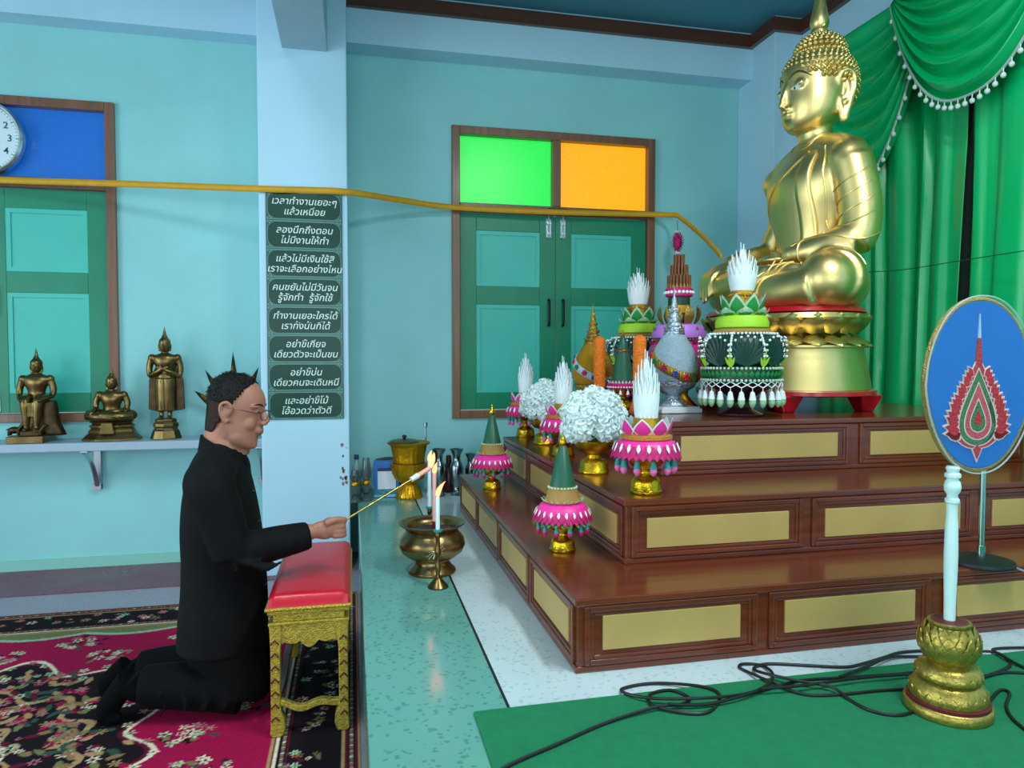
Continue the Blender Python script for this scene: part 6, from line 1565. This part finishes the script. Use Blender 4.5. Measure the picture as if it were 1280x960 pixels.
low = [c+Vector((.010*math.cos(TAU*i/28), .012*math.sin(TAU*i/28), -.060)) for i, c in enumerate(ctop)]
m.add(ctop+low, [[i, (i+1) % 28, 28+(i+1) % 28, 28+i] for i in range(28)]); m.build('collar', P_cloth, jk, True, solid=.009)
bvj = surf(jk)
for (x, y) in ((318, 612), (327, 650), (331, 690), (334, 730)):
    q, n_, _, _ = bvj.find_nearest(L(pm(x+6, y, YM-.03))); m = MB(); m.ell(q, (.008, .008, .006), 10, 6); m.build('button', mat('black_button', '#101218', .25), jk, True)
q = L(pm(391, 664, 2.737)); 
# trousers: seat, thighs, shins
b = MB()
b.loft([(L(pm(0, 835)).z, L(pm(290, 835)).x, .14, .15, .18), (L(pm(0, 800)).z, L(pm(280, 800)).x, .155, .16, .185), (L(pm(0, 760)).z, L(pm(280, 760)).x, .14, .14, .175)], 28, 5)
for (k, a, yy) in ((kn_n, an_n, 2.79), (kn_f, an_f, 2.95)):
    kk = Vector((k.x-.05, k.y, .092)); tb2(b, [(hip.x+.01, yy, hip.z-.06), (hip.x+.035, (yy+k.y)/2, .24), kk+Vector((.005, 0, .04)), kk], [.115, .105, .092, .083], 20)
    tb2(b, [kk, kk*.5+a*.5+Vector((0, 0, .012)), a+Vector((-.0, 0, .0))], [.083, .088, .074], 20)
    for q in range(4): tb2(b, [kk+Vector((-.06-.07*q, -.07, .05)), kk+Vector((-.04-.07*q, -.085, .0)), kk+Vector((-.07-.07*q, -.07, -.04))], [.004, .008, .004], 8)
b.v = [(x, y, max(z, .003)) for x, y, z in b.v]
blob(b, 'trousers', P_trou, man, .008, 5)
# feet: toes on the rug, soles up against the calf, in black socks
for (a, tx, yy) in ((an_n, pm(150, 905, 2.79), 2.79), (an_f, pm(158, 880, 3.02), 3.02)):
    b = MB(); heel = a+Vector((-.045, 0, .025)); toe = Vector((a.x-.105, yy, .035))
    tb2(b, [a+Vector((.03, 0, 0)), a+Vector((-.02, 0, .0)), heel], [.056, .050, .046], 16)
    tb2(b, [heel, (heel+toe)/2+Vector((-.012, 0, .01)), toe+Vector((-.012, 0, .02)), toe+Vector((.005, 0, .0))], [.046, .040, .040, .034], 16)
    tb2(b, [toe+Vector((-.01, -.03, .0)), toe+Vector((-.01, .03, .0))], [.030, .028], 12); tb2(b, [toe+Vector((.0, -.015, -.004)), toe+Vector((.035, -.012, -.008))], [.026, .018], 10)
    b.v = [(x, y, max(z, .002)) for x, y, z in b.v]
    blob(b, 'sock', P_sock, man, .005, 3)
# ------------------------------------------------------------------ lighting taper held in the hand
tip = at(541, 583, Y=by-.03); grip = hq(.105, .012, -.004); back = grip-(tip-grip).normalized()*.05
d = (tip-grip); u_ = d.normalized()
def on_rod(xp): return grip+u_*(d.length*(xp-430)/(541-430))
r = thing('lighting_taper', 'brass rod with burning peach wax tip in the hand of the kneeling man', 'taper', back)
def rl(p): return p-back
m = MB(); m.tube([rl(back), rl(on_rod(518))], .0042, 10); m.build('rod', mat('bright_brass', '#cdb35c', .25, 1), r, True)
m = MB(); m.tube([rl(on_rod(513)), rl(on_rod(519))], .0105, 14); m.tube([rl(on_rod(518)), rl(on_rod(522))], .0118, 14); m.build('white_ferrule', mat('white_plastic', '#e6eef0', .35), r, 40)
m = MB(); m.tube([rl(on_rod(521)), rl(on_rod(536)), rl(on_rod(540))], [.0098, .0098, .006], 14); m.build('wax_taper', mat('peach_wax', '#f2b49c', .45, sub=.2), r, True)
m = MB(); P = [rl(on_rod(538))+Vector((.004*i*0+.0016*i, 0, .0062*i)) for i in range(11)]; m.tube(P, [max(.0006, .0105*math.sin(PI*min(1, .14+.86*i/10))**.8) for i in range(11)], 10); m.build('flame', flame_m, r, True)
